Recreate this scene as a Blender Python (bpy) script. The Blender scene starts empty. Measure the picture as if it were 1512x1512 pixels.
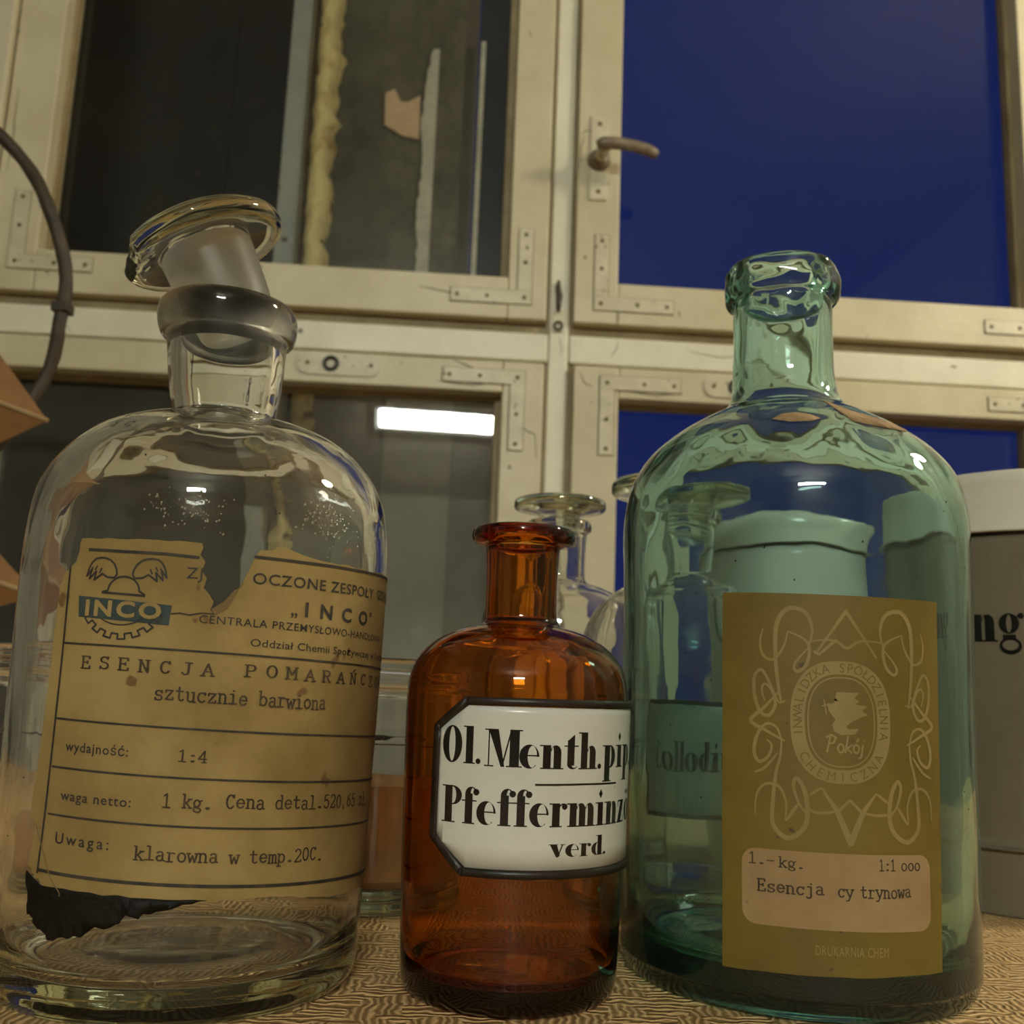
import bpy, bmesh, math, random
from math import sin, cos, pi, radians, sqrt, exp
from mathutils import Vector, Matrix, noise
random.seed(7)
SC = bpy.context.scene
COL = SC.collection

# ---------------------------------------------------------------- camera
CAM_H = 0.088
PITCH, ROLL = radians(9.9), radians(2.2)
fwd = Vector((0, cos(PITCH), sin(PITCH))); up0 = Vector((0, -sin(PITCH), cos(PITCH))); rt0 = Vector((1, 0, 0))
rt = cos(ROLL) * rt0 + sin(ROLL) * up0
upv = -sin(ROLL) * rt0 + cos(ROLL) * up0
cd = bpy.data.cameras.new('camera'); cam = bpy.data.objects.new('camera', cd); COL.objects.link(cam)
cam.matrix_world = Matrix(((rt.x, upv.x, -fwd.x, 0), (rt.y, upv.y, -fwd.y, 0), (rt.z, upv.z, -fwd.z, CAM_H), (0, 0, 0, 1)))
cd.sensor_width = 36; cd.lens = 36 * 1500 / 1512
cd.clip_start = 0.01; cd.clip_end = 200
cd.dof.use_dof = True; cd.dof.focus_distance = 0.275; cd.dof.aperture_fstop = 26
SC.camera = cam

# ---------------------------------------------------------------- world, colour management
SC.view_settings.view_transform = 'Standard'; SC.view_settings.look = 'None'
SC.view_settings.exposure = 0.0; SC.view_settings.gamma = 1.0
SC.view_settings.use_curve_mapping = False
w = bpy.data.worlds.new('world'); SC.world = w; w.use_nodes = True
bg = w.node_tree.nodes['Background']
bg.inputs[0].default_value = (0.0032, 0.0122, 0.088, 1); bg.inputs[1].default_value = 1.0   # late dusk sky
cy = SC.cycles
cy.max_bounces = 20; cy.transmission_bounces = 18; cy.transparent_max_bounces = 16
cy.diffuse_bounces = 4; cy.glossy_bounces = 6
cy.sample_clamp_indirect = 12; cy.sample_clamp_direct = 0
cy.blur_glossy = 0.3
cy.use_denoising = True
try: cy.denoiser = 'OPENIMAGEDENOISE'
except Exception: pass
TUBE_POWER = 222.0      # emission strength of the tube panel on the back wall
BULB_POWER = 88.0      # emission strength of the wall lamp's globe

# ---------------------------------------------------------------- materials
MATS = {}
def nodes(name):
    m = bpy.data.materials.new(name); m.use_nodes = True; MATS[name] = m
    nt = m.node_tree; nt.nodes.clear()
    out = nt.nodes.new('ShaderNodeOutputMaterial')
    return m, nt, out
def N(nt, typ, **kw):
    n = nt.nodes.new(typ)
    for k, v in kw.items(): setattr(n, k, v)
    return n
def L(nt, a, b): nt.links.new(a, b)
def noise_tex(nt, scale, detail=4, rough=.6, coord='Object', stretch=None, dist=0):
    tc = N(nt, 'ShaderNodeTexCoord'); src = tc.outputs[coord]
    if stretch:
        mp = N(nt, 'ShaderNodeMapping'); mp.inputs['Scale'].default_value = stretch
        L(nt, src, mp.inputs[0]); src = mp.outputs[0]
    t = N(nt, 'ShaderNodeTexNoise'); t.inputs['Scale'].default_value = scale
    t.inputs['Detail'].default_value = detail; t.inputs['Roughness'].default_value = rough
    t.inputs['Distortion'].default_value = dist
    L(nt, src, t.inputs['Vector']); return t
def ramp(nt, src, stops):
    r = N(nt, 'ShaderNodeValToRGB'); e = r.color_ramp.elements
    while len(e) < len(stops): e.new(.5)
    for i, (p, c) in enumerate(stops):
        e[i].position = p; e[i].color = (c[0], c[1], c[2], 1) if len(c) == 3 else c
    L(nt, src, r.inputs[0]); return r
def mix(nt, fac, a, b, mode='MIX'):
    m = N(nt, 'ShaderNodeMix', data_type='RGBA', blend_type=mode)
    for i, v in ((0, fac), (6, a), (7, b)):
        if hasattr(v, 'links') or hasattr(v, 'is_linked'): L(nt, v, m.inputs[i])
        else: m.inputs[i].default_value = v if i == 0 else (v[0], v[1], v[2], 1)
    return m.outputs[2]
def bump(nt, h, strength=.3, dist=.001):
    b = N(nt, 'ShaderNodeBump'); b.inputs['Strength'].default_value = strength; b.inputs['Distance'].default_value = dist
    L(nt, h, b.inputs['Height']); return b.outputs[0]
def surf(name, c1, c2=None, scale=20, rough=.5, bumpd=0, bscale=None, stops=(.35, .65), metal=0, spec=.5, speck=None, stretch=None, sheen=0):
    """painted / paper / plaster surface: two-tone noise, optional dark specks, fine relief"""
    m, nt, out = nodes(name)
    p = N(nt, 'ShaderNodeBsdfPrincipled'); L(nt, p.outputs[0], out.inputs[0])
    p.inputs['Roughness'].default_value = rough; p.inputs['Metallic'].default_value = metal
    p.inputs['Specular IOR Level'].default_value = spec
    if c2 is None: p.inputs['Base Color'].default_value = (*c1, 1)
    else:
        n = noise_tex(nt, scale, 6, .65, stretch=stretch)
        c = ramp(nt, n.outputs[0], ((stops[0], c1), (stops[1], c2))).outputs[0]
        if speck:
            sc, th, col = speck
            n2 = noise_tex(nt, sc, 2, .5)
            f = ramp(nt, n2.outputs[0], ((th, (0, 0, 0)), (th + .035, (1, 1, 1)))).outputs[0]
            c = mix(nt, f, c, col)
        L(nt, c, p.inputs['Base Color'])
    if bumpd:
        n3 = noise_tex(nt, bscale or scale * 4, 4, .6, stretch=stretch)
        L(nt, bump(nt, n3.outputs[0], .6, bumpd), p.inputs['Normal'])
    return m
def glass(name, tint, density, rough=0.0, film=0, fcol=(.6, .6, .5), ior=1.5, wav=0, wscale=40, wstretch=None, rscale=None):
    """solid glass: refracting surface with absorption through the wall's thickness"""
    m, nt, out = nodes(name)
    g = N(nt, 'ShaderNodeBsdfGlass'); g.inputs['IOR'].default_value = ior; g.inputs['Roughness'].default_value = rough
    g.inputs['Color'].default_value = (1, 1, 1, 1)
    if film:   # thin dusty film
        d = N(nt, 'ShaderNodeBsdfDiffuse'); d.inputs[0].default_value = (*fcol, 1)
        fn = noise_tex(nt, 30, 5, .65, stretch=(1, 1, .5)); fr = ramp(nt, fn.outputs[0], ((.3, (film * .3,) * 3), (.75, (film * 1.6,) * 3)))
        ms = N(nt, 'ShaderNodeMixShader'); L(nt, fr.outputs[0], ms.inputs[0]); L(nt, g.outputs[0], ms.inputs[1]); L(nt, d.outputs[0], ms.inputs[2])
        L(nt, ms.outputs[0], out.inputs[0])
    else: L(nt, g.outputs[0], out.inputs[0])
    if wav:
        n = noise_tex(nt, wscale, 2, .5, stretch=wstretch)
        L(nt, bump(nt, n.outputs[0], 1, wav), g.inputs['Normal'])
    v = N(nt, 'ShaderNodeVolumeAbsorption'); v.inputs['Color'].default_value = (*tint, 1); v.inputs['Density'].default_value = density
    L(nt, v.outputs[0], out.inputs['Volume'])
    return m
glass('clear_glass', (.60, .62, .25), 14, film=.012, wav=.00035, wscale=45, wstretch=(1, 1, .6))
glass('frosted_glass', (.60, .60, .35), 12, rough=.45)
glass('amber_glass', (.922, .665, 0), 880, wav=.00008, wscale=60)
glass('green_glass', (.0, .60, .50), 92, film=.028, fcol=(.5, .62, .5), wav=.0006, wscale=38, wstretch=(1, 1, .35))
glass('jar_glass', (.5, .65, .4), 16, film=.012, wav=.0002, wscale=50)
def window_glass(name, dust, dcol):
    m, nt, out = nodes(name)
    t = N(nt, 'ShaderNodeBsdfTransparent'); t.inputs[0].default_value = (.97, .975, .965, 1)
    g = N(nt, 'ShaderNodeBsdfGlossy'); g.inputs['Roughness'].default_value = .012
    lw = N(nt, 'ShaderNodeLayerWeight'); lw.inputs[0].default_value = .5
    pw = N(nt, 'ShaderNodeMath', operation='POWER'); L(nt, lw.outputs['Facing'], pw.inputs[0]); pw.inputs[1].default_value = 5
    fr = N(nt, 'ShaderNodeMath', operation='MULTIPLY_ADD'); L(nt, pw.outputs[0], fr.inputs[0]); fr.inputs[1].default_value = .95; fr.inputs[2].default_value = .036
    ms = N(nt, 'ShaderNodeMixShader'); L(nt, fr.outputs[0], ms.inputs[0]); L(nt, t.outputs[0], ms.inputs[1]); L(nt, g.outputs[0], ms.inputs[2])
    d = N(nt, 'ShaderNodeBsdfDiffuse'); d.inputs[0].default_value = (*dcol, 1)
    n = noise_tex(nt, 5, 6, .6, stretch=(1, 1, .5))
    r = ramp(nt, n.outputs[0], ((.3, (dust * .4,) * 3), (.7, (dust,) * 3)))
    m2 = N(nt, 'ShaderNodeMixShader'); L(nt, r.outputs[0], m2.inputs[0]); L(nt, ms.outputs[0], m2.inputs[1]); L(nt, d.outputs[0], m2.inputs[2])
    L(nt, m2.outputs[0], out.inputs[0]); return m
window_glass('dusty_pane', .055, (.6, .58, .48)); window_glass('clean_pane', .003, (.5, .5, .5))
def emit(name, col, s):
    m, nt, out = nodes(name); e = N(nt, 'ShaderNodeEmission'); e.inputs[0].default_value = (*col, 1); e.inputs[1].default_value = s
    L(nt, e.outputs[0], out.inputs[0]); return m
emit('tube_light', (1, 1.04, .95), TUBE_POWER); emit('bulb_light', (1, .90, .70), BULB_POWER)

PAINT = ((.50, .44, .27), (.60, .54, .36))
surf('sash_paint', *PAINT, scale=9, rough=.42, bumpd=.0012, bscale=60, speck=(45, .73, (.16, .12, .06)))
surf('bar_paint', (.64, .61, .46), (.74, .71, .55), scale=9, rough=.4, bumpd=.001, bscale=50, speck=(40, .74, (.2, .15, .08)))
surf('jamb_paint', (.56, .50, .34), (.64, .58, .42), scale=6, rough=.5, bumpd=.001, bscale=40)
surf('bead_paint', (.22, .16, .07), (.34, .27, .14), scale=14, rough=.6, bumpd=.001)
surf('iron_paint', (.50, .45, .30), (.62, .57, .40), scale=30, rough=.4, bumpd=.0008, bscale=150, speck=(90, .68, (.2, .15, .08)))
surf('seam_dirt', (.10, .075, .035), (.22, .17, .09), scale=60, rough=.9)
surf('handle_metal', (.14, .10, .06), (.27, .22, .14), scale=60, rough=.4, bumpd=.0005)
surf('dark_metal', (.03, .025, .02), (.08, .06, .04), scale=60, rough=.5)
surf('plaster_wall', (.26, .24, .18), (.32, .29, .22), scale=3, rough=.9)
surf('ceiling_paint', (.30, .28, .23), (.36, .33, .27), scale=2, rough=.9)
surf('floor_wood', (.16, .09, .04), (.24, .14, .07), scale=8, rough=.5, stretch=(1, 12, 1))
surf('rough_plaster', (.05, .045, .026), (.135, .12, .072), scale=9, rough=.95, bumpd=.02, bscale=25, stops=(.3, .7))
surf('foam_yellow', (.52, .33, .09), (.95, .78, .34), scale=16, rough=.9, bumpd=.01, bscale=30, stops=(.33, .5), speck=(22, .64, (.22, .10, .03)))
surf('grey_post_paint', (.36, .37, .31), (.46, .47, .40), scale=10, rough=.7, speck=(30, .72, (.15, .15, .12)))
surf('pale_strip', (.36, .34, .25), (.5, .47, .35), scale=20, rough=.8)
surf('reflection_render', (.15, .142, .108), (.25, .235, .18), scale=7, rough=.9, stops=(.3, .7))  # outside wall, paled to carry the lower pane's reflected glow and haze
surf('reflection_band', (.26, .25, .195), (.33, .315, .25), scale=7, rough=.9)  # lighter tone for a reflection painted onto the wall
surf('rusty_board', (.07, .035, .012), (.16, .085, .03), scale=30, rough=.9)
surf('brown_panel', (.07, .058, .035), (.10, .082, .05), scale=6, rough=.8)
surf('brick_patch', (.50, .33, .18), (.60, .42, .25), scale=40, rough=.9, bumpd=.004)
surf('dark_void', (.006, .0055, .004), (.02, .018, .011), scale=5, rough=.9, speck=(14, .74, (.20, .14, .05)))
surf('kraft_paper', (.25, .165, .050), (.37, .26, .092), scale=22, rough=.85, bumpd=.0003, bscale=120, speck=(110, .70, (.17, .09, .03)), stops=(.38, .62))
surf('kraft_back', (.17, .11, .045), (.24, .16, .07), scale=30, rough=.9)
surf('ochre_paper', (.135, .09, .010), (.20, .138, .016), scale=30, rough=.6, bumpd=.0002, bscale=200, speck=(150, .73, (.07, .045, .02)), stops=(.3, .7))
surf('ochre_print', (.235, .17, .055), (.33, .245, .09), scale=50, rough=.7, stops=(.3, .7))
surf('pink_paper', (.30, .19, .082), (.38, .26, .12), scale=40, rough=.8, speck=(170, .72, (.25, .14, .07)))
surf('label_ink', (.018, .016, .014), (.06, .045, .03), scale=200, rough=.7)
surf('type_ink', (.03, .02, .012), (.10, .065, .03), scale=260, rough=.8)
surf('blue_ink', (.020, .035, .035), (.05, .075, .065), scale=200, rough=.7)
surf('white_enamel', (.66, .66, .58), (.72, .72, .64), scale=40, rough=.22, speck=(170, .745, (.25, .20, .12)))
surf('enamel_black', (.006, .005, .005), (.015, .012, .01), scale=60, rough=.2)
surf('canister_body_enamel', (.165, .14, .092), (.20, .17, .115), scale=15, rough=.2, speck=(60, .76, (.08, .05, .03)))  # grey-brown, well below the lid enamel's tone
surf('night_wall', (.006, .010, .015), (.010, .016, .024), scale=4, rough=.9)
surf('canister_enamel', (.72, .69, .56), (.78, .75, .62), scale=15, rough=.2, speck=(60, .76, (.2, .13, .07)))
surf('rim_black', (.012, .009, .006), (.03, .02, .015), scale=80, rough=.4)
surf('residue', (.004, .003, .002), (.010, .007, .004), scale=150, rough=.6, spec=.25, bumpd=.0006, bscale=600)
surf('cork_stain', (.30, .17, .07), (.48, .32, .16), scale=150, rough=.8, bumpd=.0006, bscale=300)
surf('brown_paste', (.42, .19, .055), (.56, .28, .09), scale=25, rough=.6)
surf('reed_brown', (.028, .019, .009), (.06, .04, .02), scale=60, rough=.6, bumpd=.001)
surf('brown_card', (.19, .085, .022), (.27, .13, .036), scale=20, rough=.7)
surf('wood_table', (.16, .09, .04), (.24, .14, .07), scale=10, rough=.5, stretch=(1, 10, 1))
surf('lamp_white', (.7, .7, .68), (.75, .75, .72), scale=10, rough=.4)

def cloth_material():
    m, nt, out = nodes('brocade')
    p = N(nt, 'ShaderNodeBsdfPrincipled'); L(nt, p.outputs[0], out.inputs[0])
    p.inputs['Roughness'].default_value = .5; p.inputs['Specular IOR Level'].default_value = .35
    tc = N(nt, 'ShaderNodeTexCoord')
    w1 = N(nt, 'ShaderNodeTexWave', wave_type='BANDS', bands_direction='X'); w1.inputs['Scale'].default_value = 130
    w1.inputs['Distortion'].default_value = 5; w1.inputs['Detail'].default_value = 1; w1.inputs['Detail Scale'].default_value = 1.2
    L(nt, tc.outputs['Object'], w1.inputs[0])
    w2 = N(nt, 'ShaderNodeTexWave', wave_type='BANDS', bands_direction='Y'); w2.inputs['Scale'].default_value = 95
    w2.inputs['Distortion'].default_value = 7; w2.inputs['Detail'].default_value = 2; w2.inputs['Detail Scale'].default_value = 1.5
    L(nt, tc.outputs['Object'], w2.inputs[0])
    v = N(nt, 'ShaderNodeTexVoronoi'); v.inputs['Scale'].default_value = 105
    L(nt, tc.outputs['Object'], v.inputs['Vector'])
    sel = ramp(nt, v.outputs['Color'], ((.42, (0, 0, 0)), (.5, (1, 1, 1)))).outputs[0]
    h = mix(nt, sel, w1.outputs[0], w2.outputs[0])
    c = ramp(nt, h, ((.1, (.34, .195, .065)), (.8, (.90, .61, .29)))).outputs[0]
    n = noise_tex(nt, 14, 3)
    c2 = mix(nt, ramp(nt, n.outputs[0], ((.35, (0, 0, 0)), (.7, (.35, .35, .35)))).outputs[0], c, (.42, .27, .12))
    L(nt, c2, p.inputs['Base Color'])
    L(nt, bump(nt, h, 1, .0007), p.inputs['Normal'])
    return m
cloth_material()

# ---------------------------------------------------------------- mesh helpers
def link(name, bm, mat, parent=None, smooth=True, mats=None):
    me = bpy.data.meshes.new(name); bm.normal_update(); bm.to_mesh(me); bm.free()
    for mm in (mats or [mat]): me.materials.append(MATS[mm])
    if smooth: me.polygons.foreach_set('use_smooth', [True] * len(me.polygons))
    o = bpy.data.objects.new(name, me); COL.objects.link(o)
    if parent is not None: o.parent = parent
    return o
def tag(o, label=None, cat=None, group=None, kind=None):
    if label: o['label'] = label
    if cat: o['category'] = cat
    if group: o['group'] = group
    if kind: o['kind'] = kind
    return o
def empty(name, loc=(0, 0, 0), rotz=0):
    o = bpy.data.objects.new(name, None); COL.objects.link(o); o.location = loc; o.rotation_euler = (0, 0, rotz)
    o.empty_display_size = .02; return o
def box(bm, x0, x1, y0, y1, z0, z1, bevel=0):
    vs = [bm.verts.new(p) for p in ((x0, y0, z0), (x1, y0, z0), (x1, y1, z0), (x0, y1, z0), (x0, y0, z1), (x1, y0, z1), (x1, y1, z1), (x0, y1, z1))]
    fs = [bm.faces.new([vs[i] for i in f]) for f in ((0, 3, 2, 1), (4, 5, 6, 7), (0, 1, 5, 4), (1, 2, 6, 5), (2, 3, 7, 6), (3, 0, 4, 7))]
    if bevel:
        es = list({e for f in fs for e in f.edges})
        bmesh.ops.bevel(bm, geom=es, offset=bevel, segments=2, affect='EDGES', profile=.5)
    return bm
def BX(name, b, mat, parent=None, bevel=0, smooth=False):
    bm = bmesh.new(); box(bm, *b, bevel=bevel); return link(name, bm, mat, parent, smooth=smooth)
def spline(pts, n):
    """Catmull-Rom through (r,z) points; a repeated point keeps a corner"""
    out = []
    P = [pts[0]] + list(pts) + [pts[-1]]
    for i in range(1, len(P) - 2):
        p0, p1, p2, p3 = P[i - 1], P[i], P[i + 1], P[i + 2]
        if p1 == p2: continue
        for k in range(n):
            t = k / n
            out.append(tuple(.5 * (2 * p1[j] + (p2[j] - p0[j]) * t + (2 * p0[j] - 5 * p1[j] + 4 * p2[j] - p3[j]) * t * t + (3 * p1[j] - p0[j] - 3 * p2[j] + p3[j]) * t ** 3) for j in range(2)))
    out.append(tuple(pts[-1])); return out
def lathe(prof, segs=96, warp=None, matfn=None):
    bm = bmesh.new(); rings = []
    for r, z in prof:
        if r < 1e-5: rings.append([bm.verts.new((0, 0, z))])
        else: rings.append([bm.verts.new((r * cos(2 * pi * k / segs), r * sin(2 * pi * k / segs), z)) for k in range(segs)])
    for i in range(len(rings) - 1):
        a, b = rings[i], rings[i + 1]
        for k in range(segs):
            k2 = (k + 1) % segs
            if len(a) == 1 and len(b) == 1: continue
            if len(a) == 1: f = bm.faces.new((a[0], b[k2], b[k]))
            elif len(b) == 1: f = bm.faces.new((a[k], a[k2], b[0]))
            else: f = bm.faces.new((a[k], a[k2], b[k2], b[k]))
            if matfn: f.material_index = matfn(i)
    if warp:
        for v in bm.verts: v.co = Vector(warp(v.co.copy()))
    bmesh.ops.recalc_face_normals(bm, faces=bm.faces)
    return bm
def tube(pts, rad, segs=12, closed=False, bm=None):
    bm = bm or bmesh.new(); rings = []; n = len(pts); P = [Vector(p) for p in pts]
    ref = None
    for i, p in enumerate(P):
        t = (P[(i + 1) % n] - P[i - 1]) if closed else (P[min(i + 1, n - 1)] - P[max(i - 1, 0)])
        t.normalize()
        if ref is None: ref = t.orthogonal().normalized()
        a = (ref - t * ref.dot(t)).normalized(); ref = a; b = t.cross(a)
        r = rad(i) if callable(rad) else rad
        rings.append([bm.verts.new(p + (a * cos(2 * pi * k / segs) + b * sin(2 * pi * k / segs)) * r) for k in range(segs)])
    m = n if closed else n - 1
    for i in range(m):
        A, B = rings[i], rings[(i + 1) % n]
        for k in range(segs): bm.faces.new((A[k], A[(k + 1) % segs], B[(k + 1) % segs], B[k]))
    if not closed:
        bm.faces.new(rings[0][::-1]); bm.faces.new(rings[-1])
    bmesh.ops.recalc_face_normals(bm, faces=bm.faces)
    return bm

# ---- flat print: polygons in (u, v) millimetres, later wrapped round a bottle
class Print:
    def __init__(s): s.polys = []
    def poly(s, pts): s.polys.append([(float(a), float(b)) for a, b in pts]); return s
    def rect(s, x0, y0, x1, y1): return s.poly([(x0, y0), (x1, y0), (x1, y1), (x0, y1)])
    def line(s, pts, w, closed=False, taper=None):
        n = len(pts); m = n if closed else n - 1; prev = None
        for i in range(m):
            a, b = pts[i], pts[(i + 1) % n]; dx, dy = b[0] - a[0], b[1] - a[1]; l = math.hypot(dx, dy)
            if l < 1e-9: continue
            dx /= l; dy /= l
            wa = w * (taper(i / m) if taper else 1) / 2; wb = w * (taper((i + 1) / m) if taper else 1) / 2
            s.polys.append([(a[0] - dy * wa, a[1] + dx * wa), (a[0] + dy * wa, a[1] - dx * wa), (b[0] + dy * wb, b[1] - dx * wb), (b[0] - dy * wb, b[1] + dx * wb)])
            if prev and prev[0] * dx + prev[1] * dy < .96: s.disc(a[0], a[1], wa, n=8)
            prev = (dx, dy)
        return s
    def disc(s, x, y, r, ry=None, n=14):
        return s.poly([(x + r * cos(2 * pi * k / n), y + (ry or r) * sin(2 * pi * k / n)) for k in range(n)])
    def ring(s, cx, cy, rx, ry, ix, iy, icx=None, icy=None, a0=0, a1=360, n=28):
        icx = cx if icx is None else icx; icy = cy if icy is None else icy
        A = [radians(a0 + (a1 - a0) * k / n) for k in range(n + 1)]
        for a, b in zip(A, A[1:]):
            s.polys.append([(icx + ix * cos(a), icy + iy * sin(a)), (cx + rx * cos(a), cy + ry * sin(a)), (cx + rx * cos(b), cy + ry * sin(b)), (icx + ix * cos(b), icy + iy * sin(b))])
        return s
    def add(s, o, f): s.polys += [[f(x, y) for x, y in p] for p in o.polys]; return s
    def span(s):
        xs = [x for p in s.polys for x, y in p]; return min(xs), max(xs)
def smoothline(pts, n=8): return spline([tuple(p) for p in pts], n)
def fit(src, u0, u1, base, h):
    """scale a unit-height print to run from u0 to u1 on the baseline"""
    a, b = src.span(); k = (u1 - u0) / (b - a); o = Print()
    return o.add(src, lambda x, y: (u0 + (x - a) * k, base + y * h))

_sans = {}
def sans(text, spacing=1.0, bold=0):
    """the printed sans lettering, from Blender's built-in font, cap height = 1"""
    cu = bpy.data.curves.new('t', 'FONT'); cu.body = text; cu.size = 1; cu.space_character = spacing; cu.resolution_u = 3; cu.offset = bold
    o = bpy.data.objects.new('t', cu); COL.objects.link(o)
    dg = bpy.context.evaluated_depsgraph_get(); dg.update(); me = bpy.data.meshes.new_from_object(o.evaluated_get(dg))
    p = Print(); vs = [(v.co.x / .70, v.co.y / .70) for v in me.vertices]
    for f in me.polygons: p.polys.append([vs[i] for i in f.vertices])
    bpy.data.objects.remove(o); bpy.data.meshes.remove(me); bpy.data.curves.remove(cu)
    return p

# typewriter face: strokes on a 0.6 wide cell, cap height 1, x height .66
def arc(cx, cy, rx, ry, a0, a1, n=9): return [(cx + rx * cos(radians(a0 + (a1 - a0) * k / n)), cy + ry * sin(radians(a0 + (a1 - a0) * k / n))) for k in range(n + 1)]
S_ = lambda x, y, w=.18: [(x - w / 2, y), (x + w / 2, y)]
TW = {
 'E': [[(.12, 0), (.12, 1)], [(.04, 1), (.5, 1), (.5, .82)], [(.04, 0), (.52, 0), (.52, .2)], [(.12, .52), (.38, .52)], [(.38, .62), (.38, .42)]],
 'S': [arc(.3, .75, .19, .23, 30, 270) + arc(.3, .26, .21, .26, 90, -150), [(.47, .8), (.49, 1)], [(.1, .0), (.11, .2)]],
 'N': [[(.12, 0), (.12, 1)], [(.12, 1), (.48, 0)], [(.48, 0), (.48, 1)], S_(.12, 0), S_(.1, 1, .14), S_(.48, 1)],
 'C': [arc(.32, .5, .22, .49, 40, 320), [(.5, .8), (.5, 1)]],
 'J': [[(.4, 1), (.4, .22)] + arc(.25, .22, .15, .2, 0, -170), [(.25, 1), (.55, 1)]],
 'A': [[(.06, 0), (.3, 1), (.54, 0)], [(.14, .35), (.46, .35)], S_(.07, 0), S_(.53, 0)],
 'P': [[(.14, 0), (.14, 1)], [(.05, 1), (.34, 1)] + arc(.34, .75, .17, .25, 90, -90) + [(.14, .5)], S_(.16, 0, .26)],
 'O': [arc(.3, .5, .23, .5, 0, 360, 16)],
 'M': [[(.08, 0), (.08, 1), (.3, .35), (.52, 1), (.52, 0)], S_(.09, 0), S_(.51, 0), S_(.06, 1, .12), S_(.54, 1, .12)],
 'R': [[(.12, 0), (.12, 1)], [(.04, 1), (.34, 1)] + arc(.34, .76, .16, .24, 90, -90) + [(.12, .52)], [(.32, .52), (.5, 0), (.58, 0)], S_(.13, 0)],
 'Z': [[(.1, .8), (.1, 1), (.5, 1), (.08, 0), (.52, 0), (.52, .2)]],
 'W': [[(.04, 1), (.17, 0), (.3, .6), (.43, 0), (.56, 1)], S_(.07, 1), S_(.53, 1)],
 'a': [[(.13, .56)] + arc(.28, .5, .15, .16, 130, 0) + [(.43, .06), (.54, 0)], arc(.27, .17, .17, .19, 75, 360)],
 'b': [[(.04, 1), (.13, 1), (.13, 0)], arc(.31, .32, .2, .33, -160, 160)],
 'c': [arc(.32, .33, .21, .33, 40, 320), [(.5, .5), (.5, .66)]],
 'd': [[(.36, 1), (.46, 1), (.46, 0), (.56, 0)], arc(.28, .32, .2, .33, 25, 335)],
 'e': [[(.1, .34), (.5, .34)] + arc(.3, .33, .21, .33, 0, 325)],
 'g': [arc(.27, .4, .17, .25, 0, 360, 14), [(.42, .55), (.56, .62)], [(.14, .2), (.12, .08), (.42, .04)] + arc(.3, -.1, .2, .15, 50, -200)],
 'i': [[(.14, .66), (.3, .66), (.3, 0)], S_(.3, 0, .44), [(.28, .9), (.33, .9)]],
 'j': [[(.16, .66), (.36, .66), (.36, -.1)] + arc(.22, -.1, .14, .18, 0, -150), [(.34, .9), (.39, .9)]],
 'k': [[(.03, 1), (.13, 1), (.13, 0)], [(.15, .28), (.45, .64)], [(.25, .36), (.5, 0)], S_(.12, 0, .2), S_(.46, .65, .2), S_(.5, 0, .18)],
 'l': [[(.14, 1), (.3, 1), (.3, 0)], S_(.3, 0, .46)],
 'm': [[(.02, .66), (.09, .66), (.09, 0)], arc(.2, .5, .11, .16, 170, 0) + [(.31, 0)], arc(.42, .5, .1, .16, 170, 0) + [(.52, 0)], S_(.09, 0, .12), S_(.31, 0, .1), S_(.54, 0, .12)],
 'n': [[(.04, .66), (.13, .66), (.13, 0)], arc(.29, .46, .16, .2, 165, 0) + [(.45, 0)], S_(.13, 0), S_(.47, 0)],
 'o': [arc(.3, .33, .21, .33, 0, 360, 16)],
 'p': [[(.04, .66), (.13, .66), (.13, -.3)], arc(.31, .32, .2, .33, -160, 160), S_(.14, -.3, .22)],
 'r': [[(.08, .66), (.2, .66), (.2, 0)], arc(.36, .46, .17, .2, 160, 45), S_(.22, 0, .34)],
 's': [arc(.3, .49, .17, .17, 35, 260) + arc(.3, .17, .19, .17, 90, -145), [(.47, .52), (.47, .66)], [(.12, .02), (.12, .16)]],
 't': [[(.24, .92), (.24, .18)] + arc(.37, .18, .13, .17, 180, 330), [(.08, .64), (.46, .64)]],
 'u': [[(.04, .66), (.13, .66), (.13, .2)] + arc(.29, .2, .16, .19, 180, 340), [(.36, .66), (.46, .66), (.46, 0), (.56, 0)]],
 'w': [[(.05, .64), (.17, 0), (.3, .5), (.43, 0), (.55, .64)], S_(.07, .65), S_(.53, .65)],
 'y': [[(.08, .64), (.32, .02)], [(.54, .64), (.24, -.26), (.08, -.28)], S_(.1, .65), S_(.52, .65)],
 'z': [[(.1, .5), (.1, .64), (.48, .64), (.1, .02), (.5, .02), (.5, .16)]],
 '0': [arc(.3, .5, .2, .5, 0, 360, 16)], '1': [[(.14, .84), (.3, 1), (.3, 0)], S_(.3, 0, .4)],
 '2': [arc(.3, .72, .2, .27, 160, -20) + [(.1, 0), (.52, 0), (.52, .14)]], '4': [[(.4, 0), (.4, 1), (.06, .3), (.54, .3)], S_(.4, 0, .24)],
 '5': [[(.47, 1), (.16, 1), (.13, .56)] + arc(.29, .32, .21, .32, 120, -150)], '6': [arc(.3, .3, .2, .3, 0, 360, 14), [(.44, 1), (.2, .75), (.11, .3)]],
 '3': [arc(.28, .76, .18, .23, 150, -90) + arc(.28, .27, .22, .27, 90, -150)],
 '.': [[(.26, .05), (.36, .05)]], ',': [[(.32, .08), (.24, -.15)]], ':': [[(.27, .06), (.35, .06)], [(.27, .56), (.35, .56)]], '-': [[(.1, .36), (.5, .36)]],
}
TW['ą'] = TW['a'] + [[(.5, 0), (.42, -.16), (.54, -.2)]]; TW['ł'] = TW['l'] + [[(.16, .42), (.46, .64)]]; TW['Ń'] = TW['N'] + [[(.26, 1.12), (.42, 1.34)]]
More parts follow.
